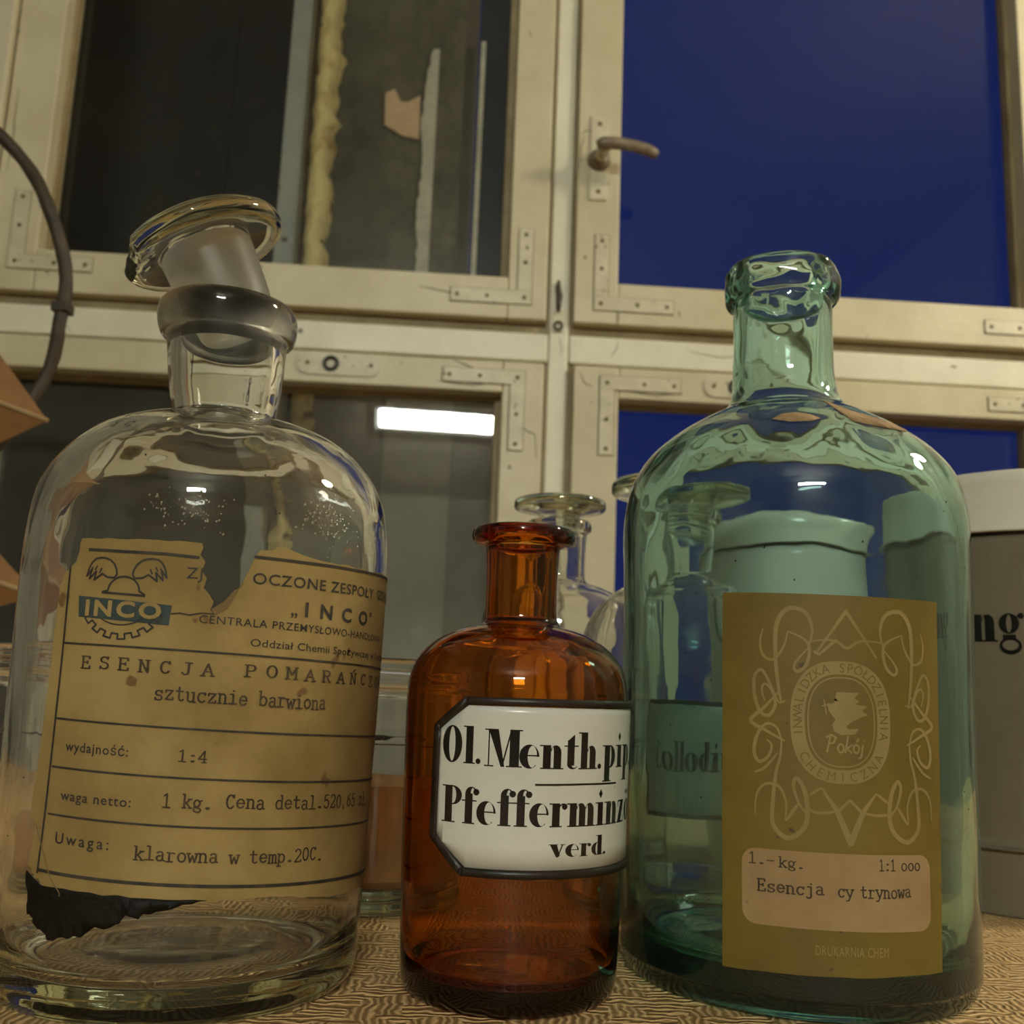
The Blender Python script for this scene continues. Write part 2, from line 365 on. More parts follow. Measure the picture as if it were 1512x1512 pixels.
def typed(text, step=.6, w=.115, jitter=.0, seed=1):
    rnd = random.Random(seed); p = Print(); x = 0
    for ch in text:
        dy = rnd.uniform(-jitter, jitter)
        for st in TW.get(ch, []):
            ww = w * (1.7 if ch in '.:' else 1)
            p.line([(x + a, b + dy) for a, b in st], ww)
            for a, b in (st[0], st[-1]): p.disc(x + a, b + dy, ww / 2, n=6)
        x += step
    return p

# Didone face of the enamel labels: fat stems, hairline serifs; returns (Print, advance)
X_, HL, SW = .64, .035, .22
def didone_glyph(c):
    p = Print()
    def stem(x, y0, y1, w=SW): p.rect(x, y0, x + w, y1)
    def foot(x, y=0, w=SW, e=.07): p.rect(x - e, y, x + w + e, y + HL)
    def flag(x, y): p.poly([(x - .09, y), (x + .02, y), (x + .02, y - HL), (x - .09, y - HL)])
    def arch(x0, x1, y=X_):
        m = (x0 + x1 + SW) / 2; p.ring(m, y - .2, (x1 + SW - x0) / 2, .2, (x1 - x0) / 2 - .02, .15, icx=m - .09, a0=0, a1=165, n=14)
    if c in 'OC0':
        if c == 'O': p.ring(.33, .5, .33, .5, .105, .46); return p, .70
        p.ring(.36, .5, .36, .5, .17, .46, icx=.41, a0=42, a1=318); p.poly([(.58, .98), (.62, .98), (.62, .62), (.6, .62)]); p.poly([(.58, .02), (.62, .02), (.62, .3), (.6, .3)]); return p, .72
    if c == 'l': stem(.08, 0, 1); foot(.08); flag(.08, 1); return p, .38
    if c == '.': p.disc(.08, .075, .075); return p, .19
    if c == 'M':
        p.rect(.10, 0, .135, 1); p.poly([(.10, 1), (.36, 1), (.535, .0), (.44, .0)]); p.poly([(.45, 0), (.49, 0), (.72, 1), (.68, 1)]); stem(.66, 0, 1, .25)
        p.rect(0, 0, .25, HL); p.rect(.58, 0, .99, HL); p.rect(0, 1 - HL, .3, 1); p.rect(.66, 1 - HL, .99, 1); return p, 1.02
    if c == 'P':
        stem(.1, 0, 1, .24); foot(.1, 0, .24, .1); p.rect(0, 1 - HL, .36, 1); p.ring(.34, .74, .30, .26, .10, .22, icx=.36, a0=-95, a1=95); return p, .64
    if c in 'eoöcg':
        if c == 'o' or c == 'ö':
            p.ring(.27, X_ / 2, .27, X_ / 2, .08, X_ / 2 - .03)
            if c == 'ö': p.disc(.15, .84, .07); p.disc(.39, .84, .07)
            return p, .57
        if c == 'g':
            p.ring(.25, .42, .23, .24, .06, .21); p.ring(.27, -.10, .25, .2, .18, .12, icy=-.08); p.rect(.1, .06, .4, .16); p.disc(.52, .6, .07); p.line([(.4, .55), (.52, .66)], .03); return p, .58
        p.ring(.27, X_ / 2, .27, X_ / 2, .125, X_ / 2 - .03, icx=.35, a0=0, a1=312); p.rect(.15, .33, .53, .33 + HL); return p, .56
    if c in 'nmhur':
        if c == 'u': stem(.08, .12, X_); p.ring(.27, .14, .19, .14, .06, .1, icx=.33, a0=180, a1=350, n=10); stem(.38, 0, X_); flag(.08, X_); flag(.38, X_); p.rect(.55, 0, .66, HL); return p, .67
        stem(.08, 0, 1 if c == 'h' else X_); foot(.08); flag(.08, 1 if c == 'h' else X_)
        if c == 'r': p.disc(.44, X_ - .09, .085); p.ring(.4, X_ - .2, .16, .2, .12, .165, a0=60, a1=160, n=8); return p, .52
        arch(.28, .38); stem(.38, 0, X_ - .18); foot(.38)
        if c == 'm': arch(.58, .68); stem(.68, 0, X_ - .18); foot(.68); return p, .98
        return p, .68
    if c == 'i': stem(.08, 0, X_); foot(.08); flag(.08, X_); p.poly([(.19, 1.0), (.27, .87), (.19, .74), (.11, .87)]); return p, .38
    if c == 't': stem(.1, .1, X_ + .14); p.poly([(.1, X_ + .12), (.32, X_ + .3), (.32, X_)]); p.rect(.0, X_ - HL, .44, X_); p.ring(.27, .14, .17, .14, .09, .1, icx=.32, a0=180, a1=330, n=8); return p, .45
    if c == 'p': stem(.08, -.38, X_); foot(.08, -.38); flag(.08, X_); p.ring(.30, X_ / 2, .24, X_ / 2, .06, X_ / 2 - .035, a0=-100, a1=100); return p, .58
    if c == 'd': stem(.32, 0, 1); flag(.32, 1); p.rect(.54, 0, .62, HL); p.ring(.29, X_ / 2, .27, X_ / 2, .08, X_ / 2 - .03, icx=.31, a0=70, a1=290); return p, .62
    if c == 'f': stem(.1, 0, .82); foot(.1); p.rect(0, X_ - HL, .44, X_); p.ring(.28, .80, .18, .2, .06, .165, icx=.32, a0=20, a1=180, n=12); p.disc(.42, .86, .09); return p, .44
    if c == 'z': p.rect(.03, X_ - .05, .46, X_); p.rect(.02, 0, .48, .05); p.poly([(.24, X_), (.47, X_), (.25, 0), (.02, 0)]); p.rect(.03, .45, .065, X_); p.rect(.445, 0, .48, .2); return p, .52
    if c == 'v': p.poly([(.04, X_), (.30, X_), (.42, .08), (.34, 0), (.28, 0)]); p.poly([(.32, 0), (.36, 0), (.54, X_), (.49, X_)]); p.rect(0, X_ - HL, .34, X_); p.rect(.42, X_ - HL, .62, X_); return p, .62
    return p, .3
def didone(text):
    P = Print(); x = 0
    for c in text:
        g, a = didone_glyph(c); P.add(g, lambda u, v, x=x: (x + u, v)); x += a
    return P
WING = [(36, 50), (28, 62), (30, 78), (40, 98), (55, 112), (72, 119), (92, 121), (112, 117), (126, 104), (136, 84), (143, 55), (124, 80), (131, 46), (106, 72), (112, 42), (82, 64), (62, 52)]

def wrap(pr, R, rad, off, name, mat, parent, step=2.0, solid=0, smooth=True):
    """bend a flat print round an upright axis: u mm of arc at radius R, v mm up; rad(z) is the wall's radius"""
    bm = bmesh.new()
    for p in pr.polys:
        q = []
        for a in p:
            if not q or (abs(a[0] - q[-1][0]) + abs(a[1] - q[-1][1])) > 1e-6: q.append(a)
        if len(q) > 2 and abs(q[0][0] - q[-1][0]) + abs(q[0][1] - q[-1][1]) < 1e-6: q.pop()
        if len(q) < 3: continue
        ar = sum(q[i][0] * q[(i + 1) % len(q)][1] - q[(i + 1) % len(q)][0] * q[i][1] for i in range(len(q)))
        if abs(ar) < 1e-9: continue
        if ar < 0: q.reverse()
        bm.faces.new([bm.verts.new((x, y, 0)) for x, y in q])
    bmesh.ops.triangulate(bm, faces=[f for f in bm.faces if len(f.verts) > 4])
    x0 = min(v.co.x for v in bm.verts); x1 = max(v.co.x for v in bm.verts)
    x = math.ceil(x0 / step) * step
    while x < x1:
        fs = [f for f in bm.faces if min(v.co.x for v in f.verts) < x - 1e-4 and max(v.co.x for v in f.verts) > x + 1e-4]
        if fs:
            g = set(fs)
            for f in fs: g.update(f.verts); g.update(f.edges)
            bmesh.ops.bisect_plane(bm, geom=list(g), plane_co=(x, 0, 0), plane_no=(1, 0, 0), dist=1e-6)
        x += step
    if solid:   # labels: also cut horizontally so they follow the wall's taper
        y0 = min(v.co.y for v in bm.verts); y1 = max(v.co.y for v in bm.verts); y = y0 + 6
        while y < y1 - 1:
            bmesh.ops.bisect_plane(bm, geom=list(bm.verts) + list(bm.edges) + list(bm.faces), plane_co=(0, y, 0), plane_no=(0, 1, 0), dist=1e-6); y += 6
    for v in bm.verts:
        a = v.co.x / (R * 1000); z = v.co.y / 1000; r = rad(z) + off
        v.co = Vector((r * sin(a), -r * cos(a), z))
    if solid:
        bmesh.ops.remove_doubles(bm, verts=bm.verts, dist=1e-7)
        r = bmesh.ops.extrude_face_region(bm, geom=list(bm.faces), use_keep_orig=True)
        for v in [e for e in r['geom'] if isinstance(e, bmesh.types.BMVert)]:
            h = math.hypot(v.co.x, v.co.y); v.co.x *= (h + solid) / h; v.co.y *= (h + solid) / h
        bmesh.ops.recalc_face_normals(bm, faces=bm.faces)
    return link(name, bm, mat, parent, smooth=smooth)
def radius_of(prof):
    """outer radius at height z from the outer half of a lathe profile"""
    def f(z):
        best = None
        for (r0, z0), (r1, z1) in zip(prof, prof[1:]):
            if z1 > z0 and z0 <= z <= z1: return r0 + (r1 - r0) * (z - z0) / (z1 - z0)
        return max(r for r, _ in prof)
    return f

# ================================================================ ROOM
YAW = radians(3.2); WD = 1.45          # the window wall stands a little askew to the camera
WP0 = Vector((0, WD, 0)); WU = Vector((cos(YAW), sin(YAW), 0)); WN = Vector((sin(YAW), -cos(YAW), 0))   # along the wall; towards the room
WALL_M = Matrix(((WU.x, -WN.x, 0, WP0.x), (WU.y, -WN.y, 0, WP0.y), (0, 0, 1, 0), (0, 0, 0, 1)))   # local x = along, y = outwards, z = up
def wall_space(o): o.matrix_world = WALL_M; return o
FLOOR = -.76
tag(BX('floor', (-2.6, 2.6, -3.2, 2.0, FLOOR - .1, FLOOR), 'floor_wood'), kind='structure')
tag(BX('ceiling', (-2.6, 2.6, -3.2, 2.0, 2.15, 2.25), 'ceiling_paint'), kind='structure')
tag(BX('wall_back', (-2.6, 2.6, -3.2, -3.1, FLOOR, 2.15), 'plaster_wall'), kind='structure')
tag(BX('wall_left', (-2.6, -2.5, -3.1, 2.0, FLOOR, 2.15), 'plaster_wall'), kind='structure')
tag(BX('wall_right', (2.1, 2.2, -3.1, 2.0, FLOOR, 2.15), 'plaster_wall'), kind='structure')
UL, UR, ZB, ZT = -.765, .845, -.20, 1.66      # the window opening
for nm, b in (('wall_front', (-2.7, UL - .10, -.05, .10, FLOOR, 2.15)), ('wall_front', (UR + .10, 2.3, -.05, .10, FLOOR, 2.15)),
              ('wall_front', (UL - .10, UR + .10, -.05, .10, FLOOR, ZB)), ('wall_front', (UL - .10, UR + .10, -.05, .10, ZT + .06, 2.15))):
    o = BX(nm, b, 'plaster_wall'); tag(wall_space(o), kind='structure')
# fixed frame: jambs, head, sill, mullion, transom (local y: negative = towards the room)
def TR(nm, b, mat='bar_paint', bev=.003):
    o = BX(nm, b, mat, bevel=bev); tag(wall_space(o), kind='structure'); return o
TR('trim_1', (UL - .10, UL - .001, -.052, .09, ZB, ZT + .06), 'jamb_paint')
TR('trim_2', (UR + .001, UR + .10, -.052, .09, ZB, ZT + .06), 'jamb_paint')
TR('trim_3', (UL, UR, -.052, .09, ZT, ZT + .059), 'jamb_paint')
TR('trim_4', (UL - .12, UR + .12, -.16, .09, ZB - .03, ZB), 'jamb_paint')
mul = TR('trim_5', (.042, .0715, -.030, .07, ZB, ZT - .001), 'bar_paint')
TR('trim_6', (UL, .0415, -.030, .07, .560, .6035), 'bar_paint')
TR('trim_7', (.072, UR, -.030, .07, .560, .6035), 'bar_paint')

def opening_grid(bm, u0, u1, z0, z1): pass
def corner_iron(parent, cu, cz, du, dz, la=.118, lb=.118, w=.021):
    """flat L-shaped iron let into the sash corner; du, dz = direction of its two arms"""
    bm = bmesh.new(); y0, y1 = -.0422, -.0395
    box(bm, min(cu, cu + du * la), max(cu, cu + du * la), y0, y1, min(cz, cz + dz * w), max(cz, cz + dz * w), bevel=.0006)
    box(bm, min(cu, cu + du * w), max(cu, cu + du * w), y0 + .0001, y1, min(cz + dz * w, cz + dz * lb), max(cz + dz * w, cz + dz * lb), bevel=.0006)
    o = link('corner_iron', bm, 'iron_paint', parent, smooth=False)
    for a, b in ((.5 * w, .5 * w), (.55 * la, .5 * w), (.92 * la, .5 * w), (.5 * w, .55 * lb), (.5 * w, .92 * lb)):
        b2 = bmesh.new(); x, z = cu + du * a, cz + dz * b
        bmesh.ops.create_cone(b2, cap_ends=True, segments=12, radius1=.0034, radius2=.0026, depth=.0012, matrix=Matrix.Translation((x, y0 - .0003, z)) @ Matrix.Rotation(pi / 2, 4, 'X'))
        s = link('screw', b2, 'seam_dirt', o, smooth=False)
    # dirt line in the joint round the iron
    b3 = bmesh.new(); e = .0011; q0, q1 = -.0404, -.0392
    box(b3, min(cu, cu + du * la) - e, max(cu, cu + du * la) + e, q0, q1, min(cz, cz + dz * w) - e, max(cz, cz + dz * w) + e)
    box(b3, min(cu, cu + du * w) - e, max(cu, cu + du * w) + e, q0, q1 - .0001, min(cz + dz * w, cz + dz * lb) - e, max(cz + dz * w, cz + dz * lb) + e)
    link('iron_joint', b3, 'seam_dirt', o, smooth=False)
def sash(nm, u0, u1, z0, z1, gu0, gu1, gz0, gz1, pane, beads, irons, glassy=-.0):
    e = wall_space(bpy.data.objects.new(nm, None)); COL.objects.link(e); tag(e, kind='structure')
    y0, y1 = -.040, .022
    def part(n, b, m='sash_paint', bev=.0025): return BX(n, b, m, e, bevel=bev)
    part('sash_stile', (u0, gu0, y0, y1, z0, z1)); part('sash_stile', (gu1, u1, y0, y1, z0, z1))
    part('sash_rail', (gu0, gu1, y0 + .0004, y1, z0, gz0)); part('sash_rail', (gu0, gu1, y0 + .0004, y1, gz1, z1))
    bl, br, bb, bt = beads
    for b in ((gu0, gu0 + bl, -.012, .006, gz0, gz1), (gu1 - br, gu1, -.012, .006, gz0, gz1), (gu0 + bl, gu1 - br, -.012, .006, gz0, gz0 + bb), (gu0 + bl, gu1 - br, -.012, .006, gz1 - bt, gz1)):
        part('glazing_bead', b, 'bead_paint', .001)
    part('glass_pane', (gu0 + .001, gu1 - .001, .007, .0095, gz0 + .001, gz1 - .001), pane, 0)
    for ir in irons: corner_iron(e, *ir)
    return e
w1 = sash('window_1', -.7635, .0365, .620, 1.655, -.697, -.021, .684, 1.60, 'clean_pane', (.004, .011, .006, .006),
     [(.014, .642, -1, 1), (-.735, .652, 1, 1)])
w2 = sash('window_2', .0765, .842, .620, 1.655, .1415, .772, .684, 1.60, 'clean_pane', (.003, .006, .006, .006),
     [(.106, .640, 1, 1), (.815, .640, -1, 1)])
w3 = sash('window_3', -.7635, .0365, ZB + .005, .555, -.745, -.0235, -.12, .508, 'dusty_pane', (.004, .009, .006, .006),
     [(.009, .541, -1, -1)])
w4 = sash('window_4', .0795, .842, ZB + .005, .555, .1455, .772, -.12, .508, 'clean_pane', (.003, .006, .006, .006),
     [(.118, .541, 1, -1), (.815, .541, -1, -1)])
# paint joints: dark seams between sash and fixed frame (recessed brown strips fill the gaps)
for nm, b in (('trim_8', (.0366, .0419, -.018, .02, .61, ZT)), ('trim_9', (.0716, .0764, -.018, .02, .61, ZT)), ('trim_10', (UL, UR, -.020, .02, .604, .6195)),
              ('trim_11', (UL, UR, -.022, .02, .5552, .5598)), ('trim_12', (.0366, .0419, -.024, .02, ZB, .555)), ('trim_13', (.0716, .0794, -.022, .02, ZB, .555))):
    o = BX(nm, b, 'bead_paint' if nm in ('trim_9', 'trim_10', 'trim_13') else 'bead_paint'); tag(wall_space(o), kind='structure')
# handle on the right upper sash
bm = bmesh.new(); box(bm, .095, .122, -.0432, -.0398, .812, .948, bevel=.001); hp = link('handle_plate', bm, 'iron_paint', w2, smooth=False)
for z in (.826, .936):
    b2 = bmesh.new(); bmesh.ops.create_cone(b2, cap_ends=True, segments=12, radius1=.004, radius2=.003, depth=.0016, matrix=Matrix.Translation((.1085, -.0438, z)) @ Matrix.Rotation(pi / 2, 4, 'X')); link('screw', b2, 'seam_dirt', hp, smooth=False)
bm = bmesh.new()
bmesh.ops.create_cone(bm, cap_ends=True, segments=28, radius1=.0175, radius2=.013, depth=.012, matrix=Matrix.Translation((.1085, -.049, .876)) @ Matrix.Rotation(pi / 2, 4, 'X'))
hr = link('handle_rose', bm, 'handle_metal', w2, smooth=True)
bm = tube([(.1085, -.05, .874), (.1085, -.075, .872), (.112, -.090, .872)], .0075, 14)
hg = link('handle_neck', bm, 'iron_paint', w2)
bm = tube([(.098, -.094, .872), (.106, -.095, .8745), (.125, -.095, .876), (.150, -.094, .874), (.172, -.092, .870), (.184, -.090, .866), (.188, -.090, .864)], lambda i: (.006, .0092, .009, .0085, .0088, .008, .005)[i], 14)
link('handle_lever', bm, 'handle_metal', w2)
# little hook latch where mullion and transom cross
latch = empty('window_latch'); latch.matrix_world = WALL_M
tag(latch, 'small worn metal hook latch at the crossing of the window bars', 'latch')
bm = bmesh.new(); box(bm, .047, .064, -.0325, -.0300, .606, .640, bevel=.0008); link('latch_plate', bm, 'iron_paint', latch, smooth=False)
bm = tube([(.054, -.034, .685), (.0535, -.037, .672), (.056, -.037, .66), (.055, -.036, .645), (.055, -.036, .636)], lambda i: (.002, .0046, .005, .004, .002)[i], 10); link('latch_hook', bm, 'dark_metal', latch)
bm = tube([(.0555 + .006 * cos(t * pi / 8), -.035, .615 + .006 * sin(t * pi / 8)) for t in range(16)], .0018, 8, closed=True); link('latch_ring', bm, 'dark_metal', latch)
# rounded plates with a dark pin hole on the lower top rails
def pin_plate(par, u, z):
    bm = bmesh.new(); n = 10; hw, hh = .060, .0165; pts = []
    for s, a0 in ((1, -90), (-1, 90)):
        pts += [(s * (hw - hh) + hh * cos(radians(a0 + 180 * k / n)), hh * sin(radians(a0 + 180 * k / n))) for k in range(n + 1)]
    f = bm.faces.new([bm.verts.new((u + a, -.0398, z + b)) for a, b in pts]); bm.normal_update()
    r = bmesh.ops.extrude_face_region(bm, geom=[f]); bmesh.ops.translate(bm, vec=(0, -.0026, 0), verts=[v for v in r['geom'] if isinstance(v, bmesh.types.BMVert)])
    bmesh.ops.recalc_face_normals(bm, faces=bm.faces)
    p = link('pin_plate', bm, 'iron_paint', par, smooth=False)
    bm = tube([(u - .012 + .009 * cos(t * pi / 8), -.0428, z + .009 * sin(t * pi / 8)) for t in range(16)], .0033, 8, closed=True); link('pin_socket', bm, 'rim_black', p)
    for du in (-.045, .045):
        b2 = bmesh.new(); bmesh.ops.create_cone(b2, cap_ends=True, segments=12, radius1=.0034, radius2=.0026, depth=.0012, matrix=Matrix.Translation((u + du, -.0427, z)) @ Matrix.Rotation(pi / 2, 4, 'X')); link('screw', b2, 'seam_dirt', p, smooth=False)
pin_plate(w3, -.257, .536); pin_plate(w4, .330, .534)
# cracks in the paint, as shallow dark slivers
rnd = random.Random(3)
def crack(par, pts, y, w=.0016):
    q = [pts[0]]
    for a, b in zip(pts, pts[1:]):
        for k in (1, 2, 3): q.append((a[0] + (b[0] - a[0]) * k / 3 + rnd.uniform(-.0012, .0012) * (k < 3), a[1] + (b[1] - a[1]) * k / 3 + rnd.uniform(-.0012, .0012) * (k < 3)))
    bm = tube([(a, y, b) for a, b in q], lambda i: w / 2 * (.4 + .6 * sin(pi * i / (len(q) - 1))), 5)
    link('paint_crack', bm, 'seam_dirt', par, smooth=False)
for pr, y, pts in ((w3, -.0401, [(-.095, .553), (-.075, .545), (-.05, .535), (-.03, .528)]), (w3, -.0401, [(-.01, .470), (.012, .455), (.026, .448), (.030, .41)]),
                   (w3, -.0401, [(-.118, .521), (-.07, .516), (-.03, .522)]), (w4, -.0401, [(.088, .545), (.094, .530), (.108, .522)]), (w4, -.0401, [(.16, .52), (.20, .515), (.24, .52)]),
                   (w2, -.0401, [(.082, .918), (.086, .925), (.105, .925)]), (w2, -.0401, [(.080, .86), (.081, .90), (.086, .915)]), (w1, -.0401, [(-.15, .662), (-.11, .655), (-.06, .652)]),
                   (w2, -.0401, [(.142, .64), (.141, .622)]), (w2, -.0401, [(.232, .648), (.236, .638)]), (w1, -.0401, [(-.753, .80), (-.75, .86), (-.752, .93)]), (w2, -.0401, [(.80, .69), (.803, .66)])):
    crack(pr, pts, y)
for pts in ([(.145, .6), (.142, .585), (.134, .573)], [(.058, .60), (.061, .585), (.062, .572)], [(.25, .59), (.30, .582), (.35, .59)]):
    b = bpy.data.objects['trim_7']; crack(b, pts, -.0301, .0013)
crack(bpy.data.objects['trim_6'], [(-.655, .598), (-.652, .58), (-.64, .566)], -.0301, .0013)

# ---------------------------------------------------------------- beyond the window: the reveal of the neighbouring wall
def EXT(nm, b, mat, kind='structure', bev=0):
    o = BX(nm, b, mat, bevel=bev); wall_space(o); tag(o, kind=kind); return o
EXT('wall_outside', (-1.5, -.425, .36, .50, -1.0, 2.4), 'dark_void')
EXT('wall_outside', (-.385, -.105, .33, .52, -1.0, 2.4), 'rough_plaster')
bpy.data.objects['wall_outside'].name = 'wall_outside'
EXT('wall_outside', (-.430, -.380, .345, .37, -1.0, 2.4), 'rusty_board')
EXT('wall_outside', (-.345, .06, .318, .3255, -1.0, .70), 'reflection_render')  # lower wall lightened in place of reflection and haze in the pane
EXT('wall_outside', (-.215, -.095, .312, .3175, -1.0, .69), 'reflection_band')  # added upright band, paints in the room's pale reflection
EXT('wall_outside', (-.150, -.080, .345, .50, -1.0, 2.4), 'brown_panel')
EXT('wall_outside', (-.078, .06, .35, .50, -1.0, 2.4), 'night_wall')
post = empty('grey_post'); post.matrix_world = WALL_M; tag(post, 'grey painted post standing outside behind the left window', 'post')
BX('post_shaft', (-.428, -.392, .28, .34, -1.0, 2.4), 'grey_post_paint', post, bevel=.003)
for z in (.865, 1.5): 
    b2 = bmesh.new(); bmesh.ops.create_cone(b2, cap_ends=True, segments=12, radius1=.006, radius2=.004, depth=.004, matrix=Matrix.Translation((-.41, .278, z)) @ Matrix.Rotation(pi / 2, 4, 'X')); link('bolt', b2, 'handle_metal', post, smooth=False)
# expanded foam bead: wavy lumpy strip
bm = bmesh.new(); rows = []; rn = random.Random(5)
nz = 260
for i in range(nz + 1):
    z = -.5 + 2.6 * i / nz
    wob = .014 * noise.noise(Vector((3, 0, z * 14))) + .012 * noise.noise(Vector((7, 0, z * 38))) + .004 * noise.noise(Vector((1, 0, z * 120)))
    l = -.3845 + .004 * noise.noise(Vector((0, 5, z * 30))); r = -.338 + wob; m = (l + r) / 2
    row = []
    for k in range(9):
        t = k / 8; row.append(bm.verts.new((l + (r - l) * t, .332 - .034 * sin(pi * t) ** .6 - .006 * noise.noise(Vector((t * 6, 0, z * 60))), z)))
    rows.append(row)
for a, b in zip(rows, rows[1:]):
    for k in range(8): bm.faces.new((a[k], a[k + 1], b[k + 1], b[k]))
bmesh.ops.recalc_face_normals(bm, faces=bm.faces)
fo = link('foam_strip', bm, 'foam_yellow'); wall_space(fo); tag(fo, 'yellow strip of expanded foam with wavy edge outside the left window', 'foam')
# pale torn strip on the plaster
bm = bmesh.new(); rows = []
for i in range(121):
    z = .71 + .58 * i / 120
    l = -.178 + .010 * noise.noise(Vector((2, 0, z * 11))) + .004 * noise.noise(Vector((9, 0, z * 60)))
    if z > 1.2: l += (z - 1.2) * .12
    rows.append([bm.verts.new((l, .3285, z)), bm.verts.new((l, .3245, z)), bm.verts.new((-.154, .3245, z)), bm.verts.new((-.154, .3285, z))])
for a, b in zip(rows, rows[1:]):
    for k in range(3): bm.faces.new((a[k], a[k + 1], b[k + 1], b[k]))
bm.faces.new(rows[-1]); bmesh.ops.recalc_face_normals(bm, faces=bm.faces)
ps = link('plaster_strip', bm, 'pale_strip', smooth=False); wall_space(ps); tag(ps, 'pale torn strip running down the rough grey plaster outside', 'strip')
bm = bmesh.new()
pts = [(-.250, 1.125), (-.252, 1.19), (-.235, 1.20), (-.222, 1.175), (-.208, 1.175), (-.186, 1.19), (-.184, 1.10), (-.215, 1.105)]
f = bm.faces.new([bm.verts.new((a, .3275, b)) for a, b in pts]); bm.normal_update()
r = bmesh.ops.extrude_face_region(bm, geom=[f]); bmesh.ops.translate(bm, vec=(0, -.004, 0), verts=[v for v in r['geom'] if isinstance(v, bmesh.types.BMVert)])
bmesh.ops.recalc_face_normals(bm, faces=bm.faces)
br = link('bare_brick', bm, 'brick_patch', smooth=False); wall_space(br); tag(br, 'small orange patch of bare brick in the grey plaster outside', 'brick')
wr = BX('white_rod', (-.075, -.066, .32, .329, .70, 1.31), 'pale_strip'); wall_space(wr); tag(wr, 'thin pale upright rod outside near the window mullion', 'rod')

# ================================================================ TABLE
tb = empty('table', (0, .42, FLOOR)); tag(tb, 'table standing before the window under a patterned tan tablecloth', 'table')
h = -FLOOR
BX('tabletop', (-.75, .75, -.62, .60, h - .032, h - .0035), 'wood_table', tb, bevel=.002)
for sx in (-.68, .62):
    for sy in (-.55, .48): BX('leg', (sx, sx + .06, sy, sy + .06, 0, h - .032), 'wood_table', tb, bevel=.003)
bm = bmesh.new(); nx, ny = 110, 90; g = []
for j in range(ny + 1):
    row = []
    for i in range(nx + 1):
        x = -.78 + 1.56 * i / nx; y = -.23 + 1.28 * j / ny; z = 0
        ox = max(0, abs(x) - .752); oy = max(0, y - 1.022, -.202 - y)
        xx, yy = x, y
        if ox > 0: z -= ox * 5; xx = math.copysign(.753 + .004 * sin(y * 40), x)
        if oy > 0: z -= oy * 5; yy = 1.023 if y > 0 else -.203
        row.append(bm.verts.new((xx, yy, z)))
    g.append(row)
for j in range(ny):
    for i in range(nx): bm.faces.new((g[j][i], g[j][i + 1], g[j + 1][i + 1], g[j + 1][i]))
cl = link('tablecloth', bm, 'brocade'); md = cl.modifiers.new('thickness', 'SOLIDIFY'); md.thickness = .0025; md.offset = -1
tag(cl, 'tan brocade tablecloth with fine wavy woven ridges under all the bottles', 'tablecloth')

# ================================================================ BIG CLEAR BOTTLE (kraft label)
outerA = [(0, .0045), (.030, .0040), (.041, .0022), (.046, .0004), (.0485, 0), (.0508, .0006), (.0526, .0032), (.0534, .010), (.0540, .030), (.0542, .05), (.0550, .080), (.0554, .103), (.0556, .118), (.0552, .133), (.0532, .1455), (.0478, .155), (.0402, .1625), (.0322, .1667), (.0238, .1692), (.0180, .1706), (.0163, .1722), (.0166, .1745), (.0176, .180), (.0186, .188), (.0192, .1955), (.0198, .1985), (.0214, .1995), (.0225, .2025), (.0228, .2055), (.0224, .2085), (.0210, .2105), (.0190, .2110)]
innerA = [(.0170, .2100), (.0160, .2080), (.0152, .200), (.0148, .190), (.0142, .182), (.0134, .176), (.0132, .1725), (.0150, .1688), (.0220, .1662), (.0310, .1635), (.0385, .1592), (.0455, .1520), (.0503, .143), (.0522, .132), (.0526, .118), (.0524, .103), (.0514, .06), (.0508, .025), (.0490, .013), (.0440, .0085), (.034, .0078), (.020, .0095), (0, .0105)]
def bottle(name, loc, outer, inner, mat, frost=None, warp=None, mats=None, segs=112, nsub=5):
    po = spline(outer, nsub); pi_ = spline(inner, nsub); prof = po + pi_
    prof[0] = (0, prof[0][1]); prof[-1] = (0, prof[-1][1])
    prof = [(max(r, 0), z) for r, z in prof]
    e = empty(name, loc)
    no = len(po)
    fn = (lambda i: 1 if (i >= no - 4 and prof[i][1] > frost) else 0) if frost else None
    b = link('glass_body', lathe(prof, segs, warp, fn), mat, e, mats=[mat, 'frosted_glass'] if frost else None)
    return e, radius_of(po), b
AX, AY = -.0955, .3256
def warpA(c):
    k = max(0, min(1, (c.z - .16) / .05)); n = .0003 * noise.noise(c * 30) * max(0, min(1, (c.z - .126) / .02))
    r = math.hypot(c.x, c.y) or 1
    return (c.x * (1 + n / r) - .0022 * k, c.y * (1 + n / r), c.z)
botA, radA, _ = bottle('large_clear_bottle', (AX, AY, 0), outerA, innerA, 'clear_glass', frost=.197, warp=warpA)
tag(botA, 'large clear glass apothecary bottle with torn kraft paper label, its stopper askew', 'bottle')
RA = .0556
